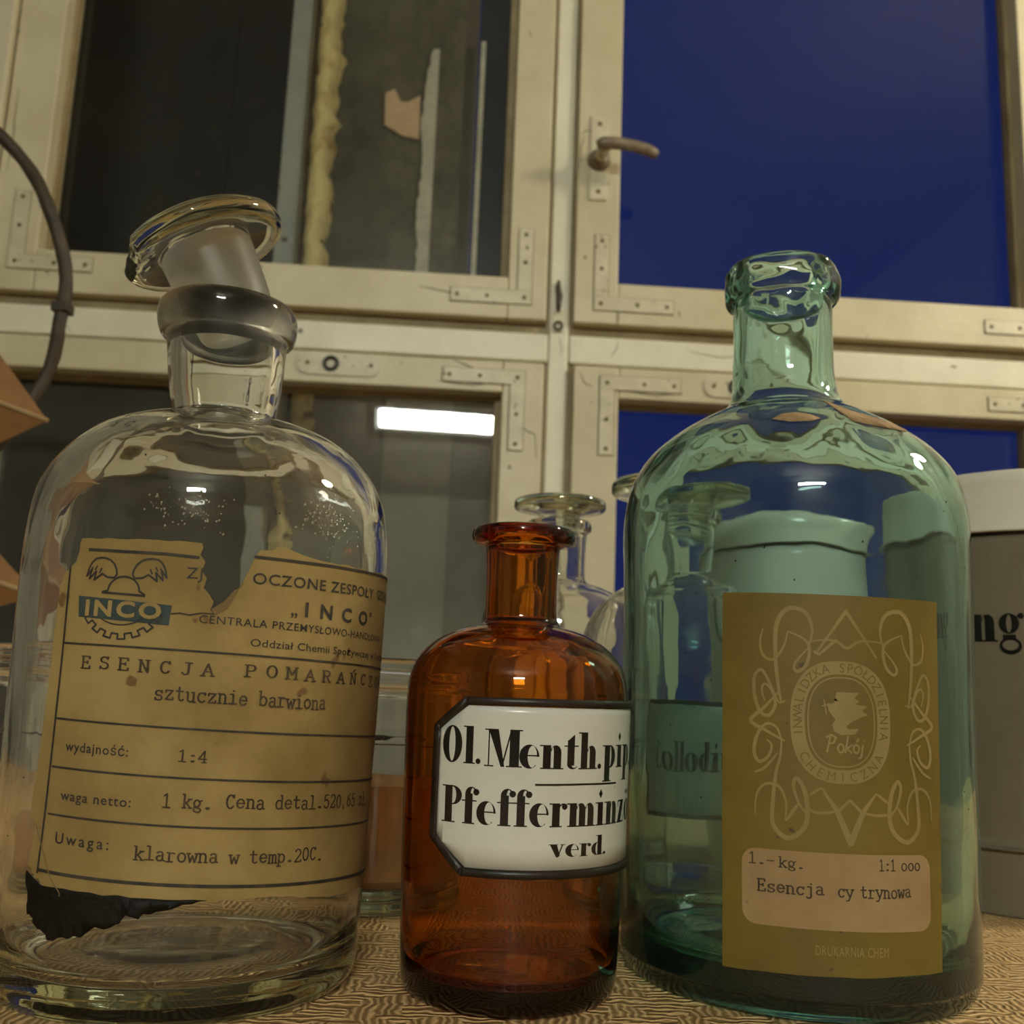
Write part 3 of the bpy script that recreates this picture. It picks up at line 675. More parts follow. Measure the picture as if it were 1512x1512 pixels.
# the kraft label, with its torn edges
def jag(a, b, n, amp, seed):
    r = random.Random(seed); out = []
    for k in range(n):
        t = k / n; out.append((a[0] + (b[0] - a[0]) * t + (r.uniform(-amp, amp) if k else 0), a[1] + (b[1] - a[1]) * t + (r.uniform(-amp, amp) if k else 0)))
    return out
edge = [(-21.3, 124.0)] + jag((-21.3, 124), (-22.5, 117.5), 4, .35, 1) + jag((-22.5, 117.5), (-26.2, 114.8), 5, .45, 2) + jag((-26.2, 114.8), (-27.6, 110.5), 5, .3, 3) + \
    jag((-27.6, 110.5), (-28.8, 76), 7, .25, 4) + jag((-28.8, 76), (-31.0, 50), 5, .3, 5) + jag((-31.0, 50), (-28.0, 48.8), 3, .1, 15) + jag((-28.0, 48.8), (-29.8, 38), 4, .3, 16) + jag((-29.8, 38), (-24, 34.0), 5, .5, 6) + \
    jag((-24, 34), (-16, 31.4), 6, .35, 7) + jag((-16, 31.4), (40, 31.2), 26, .22, 8) + jag((40, 31.2), (62, 28.6), 9, .3, 9) + jag((62, 28.6), (104, 26.5), 14, .3, 10) + \
    jag((104, 26.5), (105, 122.5), 10, .4, 11) + jag((105, 122.5), (62, 121.6), 14, .35, 12) + jag((62, 121.6), (38, 122.9), 9, .5, 13) + \
    [(36, 124.2), (33, 124.4), (31.5, 123.2), (28, 123.0), (26.5, 120.5), (25.6, 117.5), (26.6, 115.0), (25.0, 113.0), (23.2, 112.2), (21.4, 109.6), (20.6, 106.5), (18.8, 105.8), (17.4, 104.6), (16.2, 105.9), (16.9, 108.0), (15.4, 110.2), (14.0, 111.6), (14.6, 114.2), (13.2, 116.2), (13.9, 118.6), (12.4, 120.4), (13.0, 122.4)] + \
    jag((12.6, 123.6), (-21.3, 124.0), 12, .25, 14)
labA = wrap(Print().poly(edge), RA, radA, .00010, 'label', 'kraft_paper', botA, step=1.5, solid=.00012, smooth=False)
tag(labA, 'brown kraft paper label, torn at its top edge')
def slope(v): return -.047 * sqrt(max(0, (121 - v) / 80))
def skew(P):
    o = Print(); o.add(P, lambda u, v: (u, v + slope(v) * (u + 3))); return o
IN, TY = Print(), Print()
border = [(-18.5, 120.9), (-8, 120.4), (4, 120.1), (12.3, 119.6)]
IN.line(border, .8); IN.line([(26.5, 121.0), (40, 120.9), (60, 121.0), (82, 121.4), (104, 121.8)], .8)
IN.line([(-24.2 + (.2 * k / 7 if k < 8 else .2 - 1.6 * ((k - 7) / 20) ** 1.6), 116.2 - k * 79.8 / 27) for k in range(28)], .65)
for v in (95.2, 75.2, 62.7, 50.6): IN.add(skew(Print().line([(-23.9 + k * 8.06, v) for k in range(17)], .55)), lambda u, w_: (u, w_))
IN.add(skew(Print().line([(-25.7 + k * 8.1, 36.2 + slope(36.2) * 0) for k in range(17)], .85)), lambda u, w_: (u, w_))
# winged emblem on its cog wheel
EM = Print()
for s in (-1, 1):
    EM.line([(-6.9 + s * x * .079, 109.5 + y * .076) for x, y in WING], .5, closed=True)
    for a, b in (((112, 76), (104, 92)), ((94, 66), (86, 84)), ((128, 70), (120, 88))): EM.line([(-6.9 + s * a[0] * .079, 109.5 + a[1] * .076), (-6.9 + s * b[0] * .079, 109.5 + b[1] * .076)], .4)
dome = [(-6.9 + 4.4 * cos(radians(a)), 109.8 + 3.9 * sin(radians(a))) for a in range(180, -1, -12)]
EM.line(dome, .5); EM.line([(-13.1, 109.4), (-.8, 108.7)], .6); EM.line([(-11.3, 109.9), (-13.0, 109.5)], .5); EM.line([(-2.5, 109.9), (-.9, 108.9)], .5)
teeth = []
for k in range(0, 15):
    a0 = radians(198 + k * 10); a1 = radians(198 + (k + .5) * 10); a2 = radians(198 + (k + 1) * 10)
    r1, r2 = (11.4, 9.9) if k % 2 else (9.9, 11.4)
    teeth += [(-6.9 + r1 * cos(a0) * 1.05, 107.4 + r1 * sin(a0) * .90), (-6.9 + r1 * cos(a2) * 1.05, 107.4 + r1 * sin(a2) * .90)]
EM.line(teeth, .5)
EM.line([(-6.9 + 7.6 * cos(radians(a)), 105.8 + 4.9 * sin(radians(a))) for a in range(205, 336, 10)], .35)
IN.add(EM, lambda u, v: (u, v))
banner = Print().poly([(-20.2, 108.4), (6.3, 106.5), (6.0, 101.2), (-19.6, 102.8)])
def line_text(txt, u0, u1, base, h, spacing=1.0, bold=0, tilt=True):
    P = fit(sans(txt, spacing, bold), u0, u1, 0, h); o = Print()
    f = (lambda u, v: (u, v + base + slope(base) * (u + 3))) if tilt else (lambda u, v: (u, v + base))
    return o.add(P, f)
for a in (line_text('ZJ', 9.4, 13.4, 113.9, 3.0, 1.1, tilt=False), line_text('OCZONE ZESPOŁY', 26.6, 72.8, 113.7, 3.0, 1.1, .008, False), line_text('GOSPODARCZE', 76, 103, 113.9, 3.0, 1.0, .008, False),
          line_text('„', 38.2, 40.2, 106.7, 3.6, 1, .02), line_text('INCO', 42.6, 69.6, 106.8, 3.9, 2.1, .03), line_text('”', 71, 72.6, 107.3, 3.6, 1, .01),
          line_text('CENTRALA PRZEMYSŁOWO-HANDLOWA', 13.6, 82, 102.7, 2.1, 1.1, .004), line_text('Oddział Chemii Spożywczej w Gdańsku', 27.4, 92, 97.6, 2.05, 1.05, .004),
          line_text('wydajność:', -19.8, -1.5, 67.2, 2.45, 1.12, .010), line_text('waga netto:', -20.0, .4, 54.6, 2.45, 1.12, .010), line_text('Uwaga:', -20.4, -4.4, 43.6, 2.8, 1.35, .010)):
    IN.add(a, lambda u, v: (u, v))
def type_text(txt, u0, u1, base, h, tilt=True, **k):
    P = fit(typed(txt, **k), u0, u1, 0, h); o = Print()
    return o.add(P, (lambda u, v: (u, v + base + slope(base) * (u + 3))) if tilt else (lambda u, v: (u, v + base)))
for a in (type_text('ESENCJA', -17.4, 19.0, 89.0, 3.1, step=1.02, jitter=.05), type_text('POMARAŃCZOWA', 26.2, 96, 89.7, 3.1, step=1.02, jitter=.06),
          type_text('sztucznie barwiona', 4.0, 52.6, 82.2, 3.7, jitter=.05), type_text('1:4', 11.4, 18.9, 66.9, 2.9), type_text('1 kg.', 8.4, 20.6, 55.3, 3.4, jitter=.03),
          type_text('Cena detal.520,65 zł.', 24.6, 82.0, 55.7, 3.5, jitter=.04), type_text('klarowna w temp.20C.', 2.2, 55.8, 42.0, 3.3, jitter=.05)):
    TY.add(a, lambda u, v: (u, v))
for nm, P, mt, off in (('printing', IN, 'label_ink', .00040), ('typing', TY, 'type_ink', .00041), ('printed_banner', banner, 'blue_ink', .00038),
                       ('banner_lettering', line_text('INCO', -17.6, 3.8, 103.0, 4.0, 1.25, .035), 'kraft_paper', .00045)):
    wrap(P, RA, radA, off, nm, mt, labA)
# flap of folded paper and tear beside the gap; stain of dried sediment below the label
wrap(Print().line([(17.2, 104.8), (14, 104.9), (11, 104.2), (8.5, 104.6), (6.2, 104.3)], .35), RA, radA, .00042, 'paper_tear', 'label_ink', labA)
wrap(Print().poly([(17.4, 104.6), (20.6, 106.5), (23.2, 112.2), (22.0, 111.6), (19.6, 108.4), (16.4, 106.0)]), RA, radA, .00042, 'paper_tear', 'kraft_back', labA)
wrap(Print().line(smoothline([(-28.0, 48.6), (-26, 45), (-22.5, 39), (-20.5, 35.5), (-17.5, 32.6), (-17.2, 31.4)]), .35), RA, radA, .00042, 'paper_crease', 'kraft_back', labA)
sed = [(-30, 36.5)] + jag((-24, 33.5), (22, 31.6), 12, .3, 20) + jag((22, 31.5), (6, 28.4), 8, .5, 21) + jag((6, 28.4), (-8, 23.5), 8, .9, 22) + jag((-8, 23.5), (-20, 20.5), 9, 1.0, 23) + jag((-20, 20.5), (-28, 26), 8, 1.0, 24) + jag((-28, 26), (-30, 36.5), 6, .6, 25)
wrap(Print().poly(sed), RA, radA, .00008, 'dried_residue', 'residue', botA, step=2.5, solid=.0003)
# ---- its stopper, wedged crooked in the neck
st = empty('glass_stopper', (-.0975, .3256, .2108)); st.rotation_euler = (radians(4), radians(-26), 0)
tag(st, 'frosted glass stopper with chipped clear disc head wedged crooked in the kraft-labelled bottle', 'stopper')
bm = lathe([(0, -.009), (.0125, -.0088), (.0134, -.0076), (.0146, .004), (.0154, .0165), (.0156, .0205), (.0150, .0215), (0, .0216)], 72)
link('ground_plug', bm, 'frosted_glass', st)
hp_ = spline([(0, .0222), (.0140, .0223), (.0160, .0220), (.0200, .0212), (.0245, .0205), (.0268, .0212), (.0276, .0234), (.0268, .0258), (.0235, .0285), (.0160, .0310), (.008, .0320), (0, .0322)], 5)
hp_[0] = (0, .0222); hp_[-1] = (0, .0322)
def chip(c):
    a = math.atan2(c.y, c.x); r = math.hypot(c.x, c.y); c2 = c.copy()
    d = abs((a - radians(205) + pi) % (2 * pi) - pi)
    if d < .38 and r > .018:
        k = (1 - d / .38); lim = .0276 - .0052 * k ** .5 + .0012 * noise.noise(c * 400)
        if r > lim: c2.x *= lim / r; c2.y *= lim / r
        c2.z += .0012 * k * noise.noise(Vector((c.x * 300, c.y * 300, 3)))
    return c2 + Vector((0, 0, .0003 * noise.noise(c * 90)))
link('disc_head', lathe([(max(0, r), z) for r, z in hp_], 120, chip), 'clear_glass', st)

# ================================================================ AMBER BOTTLE
outerB = [(0, .0030), (.018, .0026), (.025, .0012), (.0285, 0), (.0303, .0006), (.0318, .0028), (.0325, .008), (.0332, .025), (.0338, .0438), (.0345, .0778), (.0345, .0866), (.0338, .0920), (.0318, .0967), (.0282, .1010), (.0230, .1045), (.0170, .1068), (.0134, .1078), (.0120, .1092), (.0114, .112), (.0113, .121), (.0116, .1295), (.0118, .1318), (.0124, .1332), (.0150, .1338), (.0164, .1352), (.0166, .1368), (.0160, .1384), (.0140, .1392), (.0120, .1393)]
innerB = [(.0098, .1386), (.0090, .1365), (.0088, .130), (.0087, .118), (.0088, .1085), (.0105, .1057), (.0165, .1042), (.0222, .1018), (.0268, .0985), (.0298, .0945), (.0314, .0895), (.0318, .082), (.0312, .045), (.0302, .014), (.0285, .0085), (.024, .0062), (.012, .0068), (0, .0072)]
BX_, BY_ = .004, .3238
botB, radB, _ = bottle('amber_bottle', (BX_, BY_, 0), outerB, innerB, 'amber_glass')
tag(botB, 'small open amber glass bottle with a white enamel label reading peppermint oil', 'bottle')
RB = .0343
def rB(z): return RB if .03 < z < .09 else radB(z)
octo = [(-15, 85.8), (53, 86.2), (62.5, 77.2), (62.8, 46.5), (53, 37.2), (-15.2, 37.0), (-25.6, 46.6), (-25.2, 77.2)]
octi = [(-14.0, 83.2), (52, 83.6), (60.2, 76.0), (60.4, 47.2), (52, 39.8), (-13.6, 39.4), (-23.5, 47.0), (-23.1, 76.3)]
RADB = lambda z: max(radB(z), .0338)
labB = wrap(Print().poly(octi), RB, RADB, .0003, 'label', 'white_enamel', botB, step=1.5, solid=.0004)
tag(labB, 'white enamel label with cut corners')
bord = Print()
mid = [((a[0] + b[0]) / 2, (a[1] + b[1]) / 2) for a, b in zip(octo, octi)]
bord.line(mid, 2.2, closed=True)
wrap(bord, RB, RADB, .0002, 'label_border', 'rim_black', labB, step=1.5, solid=.0010)
BL = Print()
def dtext(t, u0, u1, base, h): return fit(didone(t), u0, u1, base, h)
for t, u0, u1, b, h in (('Ol.', -22.0, -10.0, 67.2, 10.3), ('M', -9.0, 1.4, 66.8, 10.2), ('enth.', .6, 26.2, 66.6, 10.2), ('pip.', 26.6, 46, 66.8, 10.0),
                        ('Pfefferminz', -21.6, 40.2, 51.0, 10.0), ('öl', 41, 51, 51.0, 10.0), ('verd.', 9.6, 29.6, 43.0, 5.4)):
    BL.add(dtext(t, u0, u1, b, h), lambda u, v: (u, v))
BL.line([(5.2, 62.3), (20, 62.5), (34, 62.4)], .55)
wrap(BL, RB, RADB, .00076, 'label_lettering', 'enamel_black', labB, step=1.5)

# ================================================================ GREEN BOTTLE
outerC = [(0, .0060), (.034, .0052), (.046, .0030), (.050, .0008), (.0528, .0002), (.0550, .0018), (.0563, .006), (.0568, .0105), (.0574, .0538), (.0578, .1018), (.0582, .128), (.0583, .1423), (.0574, .1541), (.0546, .1633), (.0489, .1715), (.0399, .1792), (.0300, .1852), (.0225, .1893), (.0192, .1935), (.0179, .2000), (.0175, .2100), (.0175, .2270), (.0178, .2300), (.0196, .2312), (.0206, .2340), (.0204, .2385), (.0196, .2425), (.0180, .2440)]
innerC = [(.0160, .2435), (.0146, .2400), (.0140, .230), (.0138, .210), (.0142, .200), (.0156, .1935), (.0190, .1878), (.0270, .1835), (.0370, .1770), (.0455, .1690), (.0508, .1615), (.0535, .1535), (.0544, .1420), (.0543, .128), (.0538, .10), (.0532, .05), (.0520, .020), (.0480, .0125), (.038, .0105), (.018, .0135), (0, .0145)]
CX_, CY_ = .0984, .3535
def warpC(c):
    k = max(0, min(1, (c.z - .165) / .04)); r = math.hypot(c.x, c.y) or 1
    d = .0007 * noise.noise(Vector((c.x * 28, c.y * 28, c.z * 14))) + .0003 * noise.noise(c * 70)
    if c.z > .228: d += .0008 * noise.noise(c * 160)
    if c.y < 0: d *= 1 - .8 * max(0, min(1, (.135 - c.z) / .012))
    z = c.z + (.0012 * noise.noise(Vector((c.x * 60, c.y * 60, 1))) if c.z > .23 else 0)
    return (c.x * (1 + d / r) - .0024 * k, c.y * (1 + d / r), z)
botC, radC, _ = bottle('green_bottle', (CX_, CY_, 0), outerC, innerC, 'green_glass', warp=warpC, segs=144)
tag(botC, 'large sea-green hand-blown glass bottle with an ochre paper label', 'bottle')
RC = .0580
RADC = lambda z: radC(z) + .0003
labC = wrap(Print().poly([(-35.8, 119.2)] + jag((-35.8, 119), (-36.2, 13), 8, .15, 31) + jag((-36.2, 12.8), (29.2, 14.2), 12, .15, 32) + jag((29.2, 14.2), (30.6, 118.2), 8, .12, 33) + [(30.6, 118.4), (-2, 118.6)]), RC, RADC, .0001, 'label', 'ochre_paper', botC, step=1.5, solid=.00012, smooth=False)
tag(labC, 'ochre paper label with pale line ornament')
def g6(x, y):     # label sketch units to millimetres on the paper
    return ((x - 85) / (878 - 85) * 66.4 - 36.0 + .0, 119.2 - (y - 33) * (106.2 / 1362) - .0)
OR = Print()
def orn(pts, w=.9, closed=False, tp=True, mirror=False):
    for mx in ((0, 1) if mirror else (0,)):
        q = [g6(1026 - x if mx else x, y) for x, y in pts]
        OR.line(smoothline(q, 6), w, taper=(lambda t: .45 + .75 * sin(pi * t)) if tp else None)
C = 513
# upper crown
OR.line([g6(405, 262), g6(510, 100), g6(615, 268)], 1.0, taper=lambda t: .5 + sin(pi * t) * .6)
OR.line([g6(400, 250), g6(418, 262), g6(478, 205)], .8)
orn([(385, 215), (440, 208), (480, 215), (512, 236), (550, 212), (600, 208), (650, 215)], .7)
orn([(640, 225), (630, 170), (650, 110), (700, 92), (735, 120), (752, 180), (752, 300), (742, 400), (735, 440)], 1.1, mirror=True)
orn([(640, 235), (690, 300), (680, 328), (650, 300), (640, 240), (660, 205), (712, 180)], .8, mirror=True)
orn([(712, 180), (725, 235), (760, 285), (795, 270), (805, 220), (795, 170)], .7, mirror=True)
# side scrolls
orn([(722, 435), (745, 440), (770, 380), (800, 325), (825, 350), (825, 420), (805, 480), (775, 490), (755, 450), (765, 400), (790, 375), (800, 400), (790, 440)], .85, mirror=True)
orn([(740, 400), (790, 460), (838, 512), (790, 545), (725, 582)], .9, mirror=True)
orn([(735, 585), (750, 535), (785, 522), (815, 560), (828, 620), (812, 660), (780, 640), (768, 600), (785, 580)], .85, mirror=True)
orn([(735, 585), (740, 640), (755, 700), (765, 800), (765, 880), (720, 925), (670, 895), (652, 840), (660, 760), (685, 712), (697, 740), (680, 800), (655, 835)], 1.1, mirror=True)
orn([(725, 865), (722, 800), (745, 745), (790, 740), (820, 780), (825, 850)], .7, mirror=True)
orn([(680, 800), (722, 865)], .8, mirror=True)
orn([(748, 625), (790, 680), (828, 700)], .7, mirror=True)
OR.line([g6(420, 742), g6(470, 820), g6(515, 930), g6(560, 820), g6(605, 756)], 1.2, taper=lambda t: .35 + 1.2 * sin(pi * t))
OR.line([g6(470, 826), g6(514, 782), g6(556, 826)], .8)
orn([(380, 770), (420, 742)], .7); orn([(605, 756), (650, 790)], .7)
orn([(375, 815), (400, 830), (440, 828), (470, 822)], .7); orn([(556, 824), (600, 832), (640, 830), (665, 820)], .7)
# seal: oval band, inner line, dove
def oval(rx, ry, k=2.5, n=64):
    o = []
    for i in range(n):
        t = 2 * pi * i / n; c, s = cos(t), sin(t)
        o.append((-2.0 + rx * math.copysign(abs(c) ** (2 / k), c), 82.4 + ry * math.copysign(abs(s) ** (2 / k), s)))
    return o
A, B = oval(14.3, 17.2), oval(10.3, 13.4)
for i in range(64): OR.poly([A[i], A[(i + 1) % 64], B[(i + 1) % 64], B[i]])
OR.line(oval(9.4, 12.5), .35, closed=True)
dv = [(475, 398), (550, 398), (535, 418), (552, 430), (535, 440), (580, 445), (560, 462), (582, 478), (558, 485), (530, 500), (505, 520), (512, 530), (548, 528), (535, 548), (490, 552), (465, 540), (458, 515), (470, 498), (450, 470), (442, 445), (462, 438), (485, 440), (470, 420)]
OR.poly([g6(*q) for q in dv])
OR.line([g6(432, 425), g6(440, 480)], .3); OR.line([g6(425, 450), g6(450, 440)], .3)
def script(chars, x, y, s, w):
    G = {'P': [[(0, 0), (.2, 1)], [(-.05, .85), (.25, 1.02), (.5, .85), (.35, .55), (.08, .5)]], 'o': [arc(.2, .25, .16, .24, 0, 360, 12)], 'k': [[(.02, 0), (.18, 1)], [(.42, .5), (.1, .25), (.38, 0)]],
         'ó': [arc(.2, .25, .16, .24, 0, 360, 12), [(.22, .62), (.34, .85)]], 'j': [[(.15, .5), (.05, -.2), (-.1, -.3)], [(.2, .7), (.23, .75)]]}
    for c in chars:
        for stq in G[c]: OR.line([g6(x + a * s, y - b * s) for a, b in stq], w)
        x += s * (.55 if c == 'P' else .42)
script('Pokój', 440, 615, 62, .55)
wrap(OR, RC, RADC, .00032, 'pale_ornament', 'ochre_print', labC, step=2.0)
# lettering round the seal
RL = Print()
TXT = 'INWALIDZKA SPÓŁDZIELNIA CHEMICZNA'
mids = oval(12.3, 15.3, 2.5, 720); cum = [0]
for i in range(720):
    a, b = mids[i], mids[(i + 1) % 720]; cum.append(cum[-1] + math.hypot(a[0] - b[0], a[1] - b[1]))
def at_len(s):
    s %= cum[-1]
    lo = max(i for i in range(0, 721, 1) if cum[i] <= s); a, b = mids[lo % 720], mids[(lo + 1) % 720]
    t = (s - cum[lo]) / max(1e-9, cum[(lo + 1) if lo < 720 else 720] - cum[lo]); return (a[0] + (b[0] - a[0]) * t, a[1] + (b[1] - a[1]) * t), math.atan2(b[1] - a[1], b[0] - a[0])
# the first two words run clockwise over the top, the last counter-clockwise under it
def ring_text(txt, s0, s1, cw, h=2.6):
    n = len(txt)
    for i, ch in enumerate(txt):
        if ch == ' ': continue
        g = sans(ch); a, b = g.span(); s = s0 + (s1 - s0) * (i + .5) / n
        (x, y), an = at_len(s)
        if cw: an += pi
        k = h * .92
        ca, sa = cos(an), sin(an)
        RL.add(g, lambda u, v: (x + ((u - (a + b) / 2) * k) * ca - ((v - .5) * h) * sa, y + ((u - (a + b) / 2) * k) * sa + ((v - .5) * h) * ca))
per = cum[-1]
ring_text('INWALIDZKA SPÓŁDZIELNIA', per * .55, -per * .055, True)
ring_text('CHEMICZNA', per * .595, per * .905, False)
wrap(RL, RC, RADC, .0004, 'seal_lettering', 'ochre_paper', labC, step=2.0)
# pink panel with typing
def rrect(x0, y0, x1, y1, r, n=6):
    o = []
    for cx, cy, a in ((x1 - r, y1 - r, 0), (x0 + r, y1 - r, 90), (x0 + r, y0 + r, 180), (x1 - r, y0 + r, 270)):
        o += [(cx + r * cos(radians(a + 90 * k / n)), cy + r * sin(radians(a + 90 * k / n))) for k in range(n + 1)]
    return o
wrap(Print().poly(rrect(-30.2, 25.6, 24.9, 46.2, 4)), RC, RADC, .00029, 'pink_panel', 'pink_paper', labC, step=2.0)
TC = Print()
for t, u0, u1, b, h in (('1.-', -28.2, -21.0, 42.0, 3.0), ('1:1', 8.0, 13.0, 42.0, 3.0), ('ooo', 14.8, 21.2, 42.0, 3.0), ('kg.', -20.0, -13.2, 41.6, 2.8)): TC.add(fit(typed(t, w=.11), u0, u1, b, h), lambda u, v: (u, v))
for t, u0, u1 in (('Esencja', -26.0, -7.4), ('cy', -3.8, .8), ('trynowa', 2.4, 18.0)): TC.add(fit(typed(t, w=.12, jitter=.07, seed=4), u0, u1, 34.8, 3.2), lambda u, v: (u, v))
wrap(TC, RC, RADC, .0004, 'typing', 'type_ink', labC)
wrap(fit(sans('DRUKARNIA CHEM', 1.1), -10, 10.5, 19.0, 2.6), RC, RADC, .00028, 'faint_print', 'ochre_print', labC)
# stains of old cork wax at the shoulder, lying on the slope below the neck
for pts in ([(-15.5, 175.2), (-12.5, 177.8), (-8, 178.4), (-4, 177.2), (-1.5, 175.4), (-4.5, 174.0), (-10, 173.8)],
            [(7.0, 186.5), (9.5, 184.5), (12, 181.0), (17, 179.4), (24, 178.2), (31, 176.0), (27, 174.2), (19, 173.8), (12, 174.2), (8, 175.0), (6.6, 179)]):
    o = wrap(Print().poly(pts), .0420, radC, .0002, 'wax_stain', 'cork_stain', botC, step=2, solid=.0006); o.location.x = -.0012
# seeds and specks in the green glass; droplets inside the clear bottle's shoulder
def specks(name, mat, parent, R, rad, spots, flat=.5):
    bm = bmesh.new()
    for u, v, r in spots:
        a = u / (R * 1000); z = v / 1000; rr = rad(z)
        M = Matrix.Translation((rr * sin(a), -rr * cos(a), z)) @ Matrix.Rotation(a, 4, 'Z') @ Matrix.Diagonal((1, flat, 1.2, 1))
        bmesh.ops.create_icosphere(bm, subdivisions=1, radius=r / 1000, matrix=M)
    o = link(name, bm, mat, parent); tag(o, kind='stuff'); return o
rs = random.Random(11)
specks('glass_specks', 'rim_black', botC, RC, lambda z: radC(z) + .0007, [(rs.choice((rs.uniform(-58, -37), rs.uniform(-40, 40), rs.uniform(32, 50))), rs.uniform(122, 150), rs.uniform(.15, .4)) for _ in range(26)] + [(rs.uniform(-56, -38), rs.uniform(30, 120), rs.uniform(.12, .32)) for _ in range(14)] + [(rs.uniform(32, 50), rs.uniform(20, 118), rs.uniform(.12, .32)) for _ in range(12)])
specks('droplets', 'clear_glass', botA, RA, lambda z: radA(z) + .0003, [(rs.gauss(8, 6), rs.gauss(133, 2.6), rs.uniform(.12, .38)) for _ in range(90)] + [(rs.gauss(50, 6), rs.gauss(134, 3.5), rs.uniform(.12, .42)) for _ in range(120)])
specks('grime_specks', 'rim_black', botA, RA, lambda z: radA(z) + .0003, [(rs.uniform(-45, -32), rs.uniform(20, 140), rs.uniform(.12, .32)) for _ in range(14)] + [(rs.uniform(-30, 60), rs.uniform(126, 150), rs.uniform(.1, .3)) for _ in range(22)])

# ================================================================ BEHIND: STOPPERED BOTTLES, JARS, CANISTERS
def stopper_on(z, r_neck, r_head, th, name='glass_stopper', loc=(0, 0), mat='jar_glass'):
    e = empty(name, (loc[0], loc[1], z))
    prof = spline([(0, -.016), (r_neck * .80, -.0158), (r_neck * .88, -.012), (r_neck * .97, -.001), (r_neck * 1.0, .0015), (r_head * .75, .0035), (r_head * .97, .0042), (r_head, .0042 + th * .45), (r_head * .95, .0042 + th * .85), (r_head * .7, .0042 + th), (0, .0045 + th)], 4)
    prof = [(max(0, r), zz) for r, zz in prof]; prof[0] = (0, -.016); prof[-1] = (0, .0045 + th)
    link('stopper_body', lathe(prof, 64), mat, e); return e
outD = [(0, .003), (.027, .0015), (.031, 0), (.0338, .002), (.0345, .008), (.0347, .05), (.0347, .105), (.0340, .117), (.0318, .124), (.0270, .1300), (.0200, .1337), (.0140, .1358), (.0120, .1385), (.0120, .150), (.0126, .1585), (.0140, .1592), (.0146, .1612), (.0138, .1635), (.0118, .1640)]
inD = [(.0100, .1632), (.0094, .158), (.0092, .140), (.0100, .1355), (.0170, .1322), (.0245, .1285), (.0295, .122), (.0318, .115), (.0325, .10), (.0323, .05), (.0318, .012), (.028, .0065), (0, .008)]
def farther(prof, k):     # the same bottle a little larger, for one standing farther back
    return [(r * k, z if z < .088 else .088 + (z - .088) * k) for r, z in prof]
KD = 1.186; outD, inD = farther(outD, KD), farther(inD, KD)
DX, DY = .0258, .5400
botD, radD, _ = bottle('stoppered_bottle', (DX, DY, 0), outD, inD, 'jar_glass', segs=80, nsub=4)
tag(botD, 'clear glass bottle standing just behind the open amber one', 'bottle', 'stoppered bottles at the back')
s = stopper_on(.088 + (.1655 - .088) * KD, .0094 * KD, .0208 * KD, .0060, loc=(DX, DY)); tag(s, 'flat disc stopper in the bottle just behind the amber one', 'stopper', 'disc stoppers at the back')
outE = [(0, .003), (.034, .0015), (.038, 0), (.0418, .002), (.0428, .008), (.0429, .05), (.0429, .095), (.0424, .106), (.0400, .116), (.0350, .125), (.0260, .133), (.0180, .137), (.0142, .140), (.0136, .145), (.0136, .158), (.0146, .1655), (.0170, .1665), (.0178, .1685), (.0168, .1708), (.0140, .1715)]
inE = [(.0118, .1708), (.0108, .165), (.0106, .145), (.0118, .140), (.0200, .134), (.0300, .127), (.0360, .118), (.0392, .108), (.0402, .095), (.0400, .05), (.0395, .012), (.035, .0065), (0, .008)]
KE = 1.026; outE, inE = farther(outE, KE), farther(inE, KE)
EX, EY = .0763, .4620
botE, radE, _ = bottle('stoppered_bottle', (EX, EY, 0), outE, inE, 'jar_glass', segs=80, nsub=4)
tag(botE, 'clear bottle with a white Collodium label, seen through the green bottle', 'bottle', 'stoppered bottles at the back')
s = stopper_on(.088 + (.1728 - .088) * KE, .0110 * KE, .0296 * KE, .0068, loc=(EX, EY)); tag(s, 'wide flat stopper half hidden behind the green bottle', 'stopper', 'disc stoppers at the back')
RE = lambda z: .04415
RQ = .0440
labE = wrap(Print().poly([(-27, 86), (27, 86), (30, 82), (30, 44), (27, 40), (-27, 40), (-30, 44), (-30, 82)]), RQ, RE, .0001, 'label', 'white_enamel', botE, step=2.5, solid=.0003)
bd = Print(); bd.line([(-29, 85.2), (29, 85.2)], 1.8); bd.line([(-29, 40.6), (29, 40.6)], 1.8); bd.line([(-29.4, 85), (-29.4, 41)], 1.2); bd.line([(29.4, 85), (29.4, 41)], 1.2)
wrap(bd, RQ, RE, .00045, 'label_border', 'rim_black', labE)
wrap(dtext('Collodium', -24.5, 23.5, 58.2, 12.0), RQ, RE, .0005, 'label_lettering', 'enamel_black', labE)

def jar(loc, R, H, fill, label):
    e = empty('glass_jar', (*loc, 0)); tag(e, label, 'jar', 'jars of brown paste')
    o = [(0, .003), (R * .7, .002), (R * .86, 0), (R * .95, .0015), (R, .005), (R * .975, .0085), (R * .985, .012), (R, .02), (R, H * .62), (R * .995, H * .655), (R * 1.0, H * .69), (R * .97, H * .82), (R * .965, H * .84), (R * 1.02, H * .85), (R * 1.02, H * .875), (R * .97, H * .885), (R * .97, H * .93), (R * 1.0, H * .95), (R * 1.0, H * .985), (R * .95, H)]
    i = [(R * .90, H * .99), (R * .88, H * .93), (R * .88, H * .84), (R * .92, H * .66), (R * .925, .02), (R * .90, .012), (R * .8, .009), (0, .009)]
    po = spline(o, 4); pi_ = spline(i, 4); prof = [(max(0, a), b) for a, b in po + pi_]; prof[0] = (0, prof[0][1]); prof[-1] = (0, prof[-1][1])
    link('glass_body', lathe(prof, 80), 'jar_glass', e)
    f = [(0, .0094), (R * .78, .0094), (R * .88, .0125), (R * .905, .0205), (R * .905, fill - .0004), (R * .60, fill), (0, fill)]
    link('brown_contents', lathe(f, 64), 'brown_paste', e, smooth=False); return e
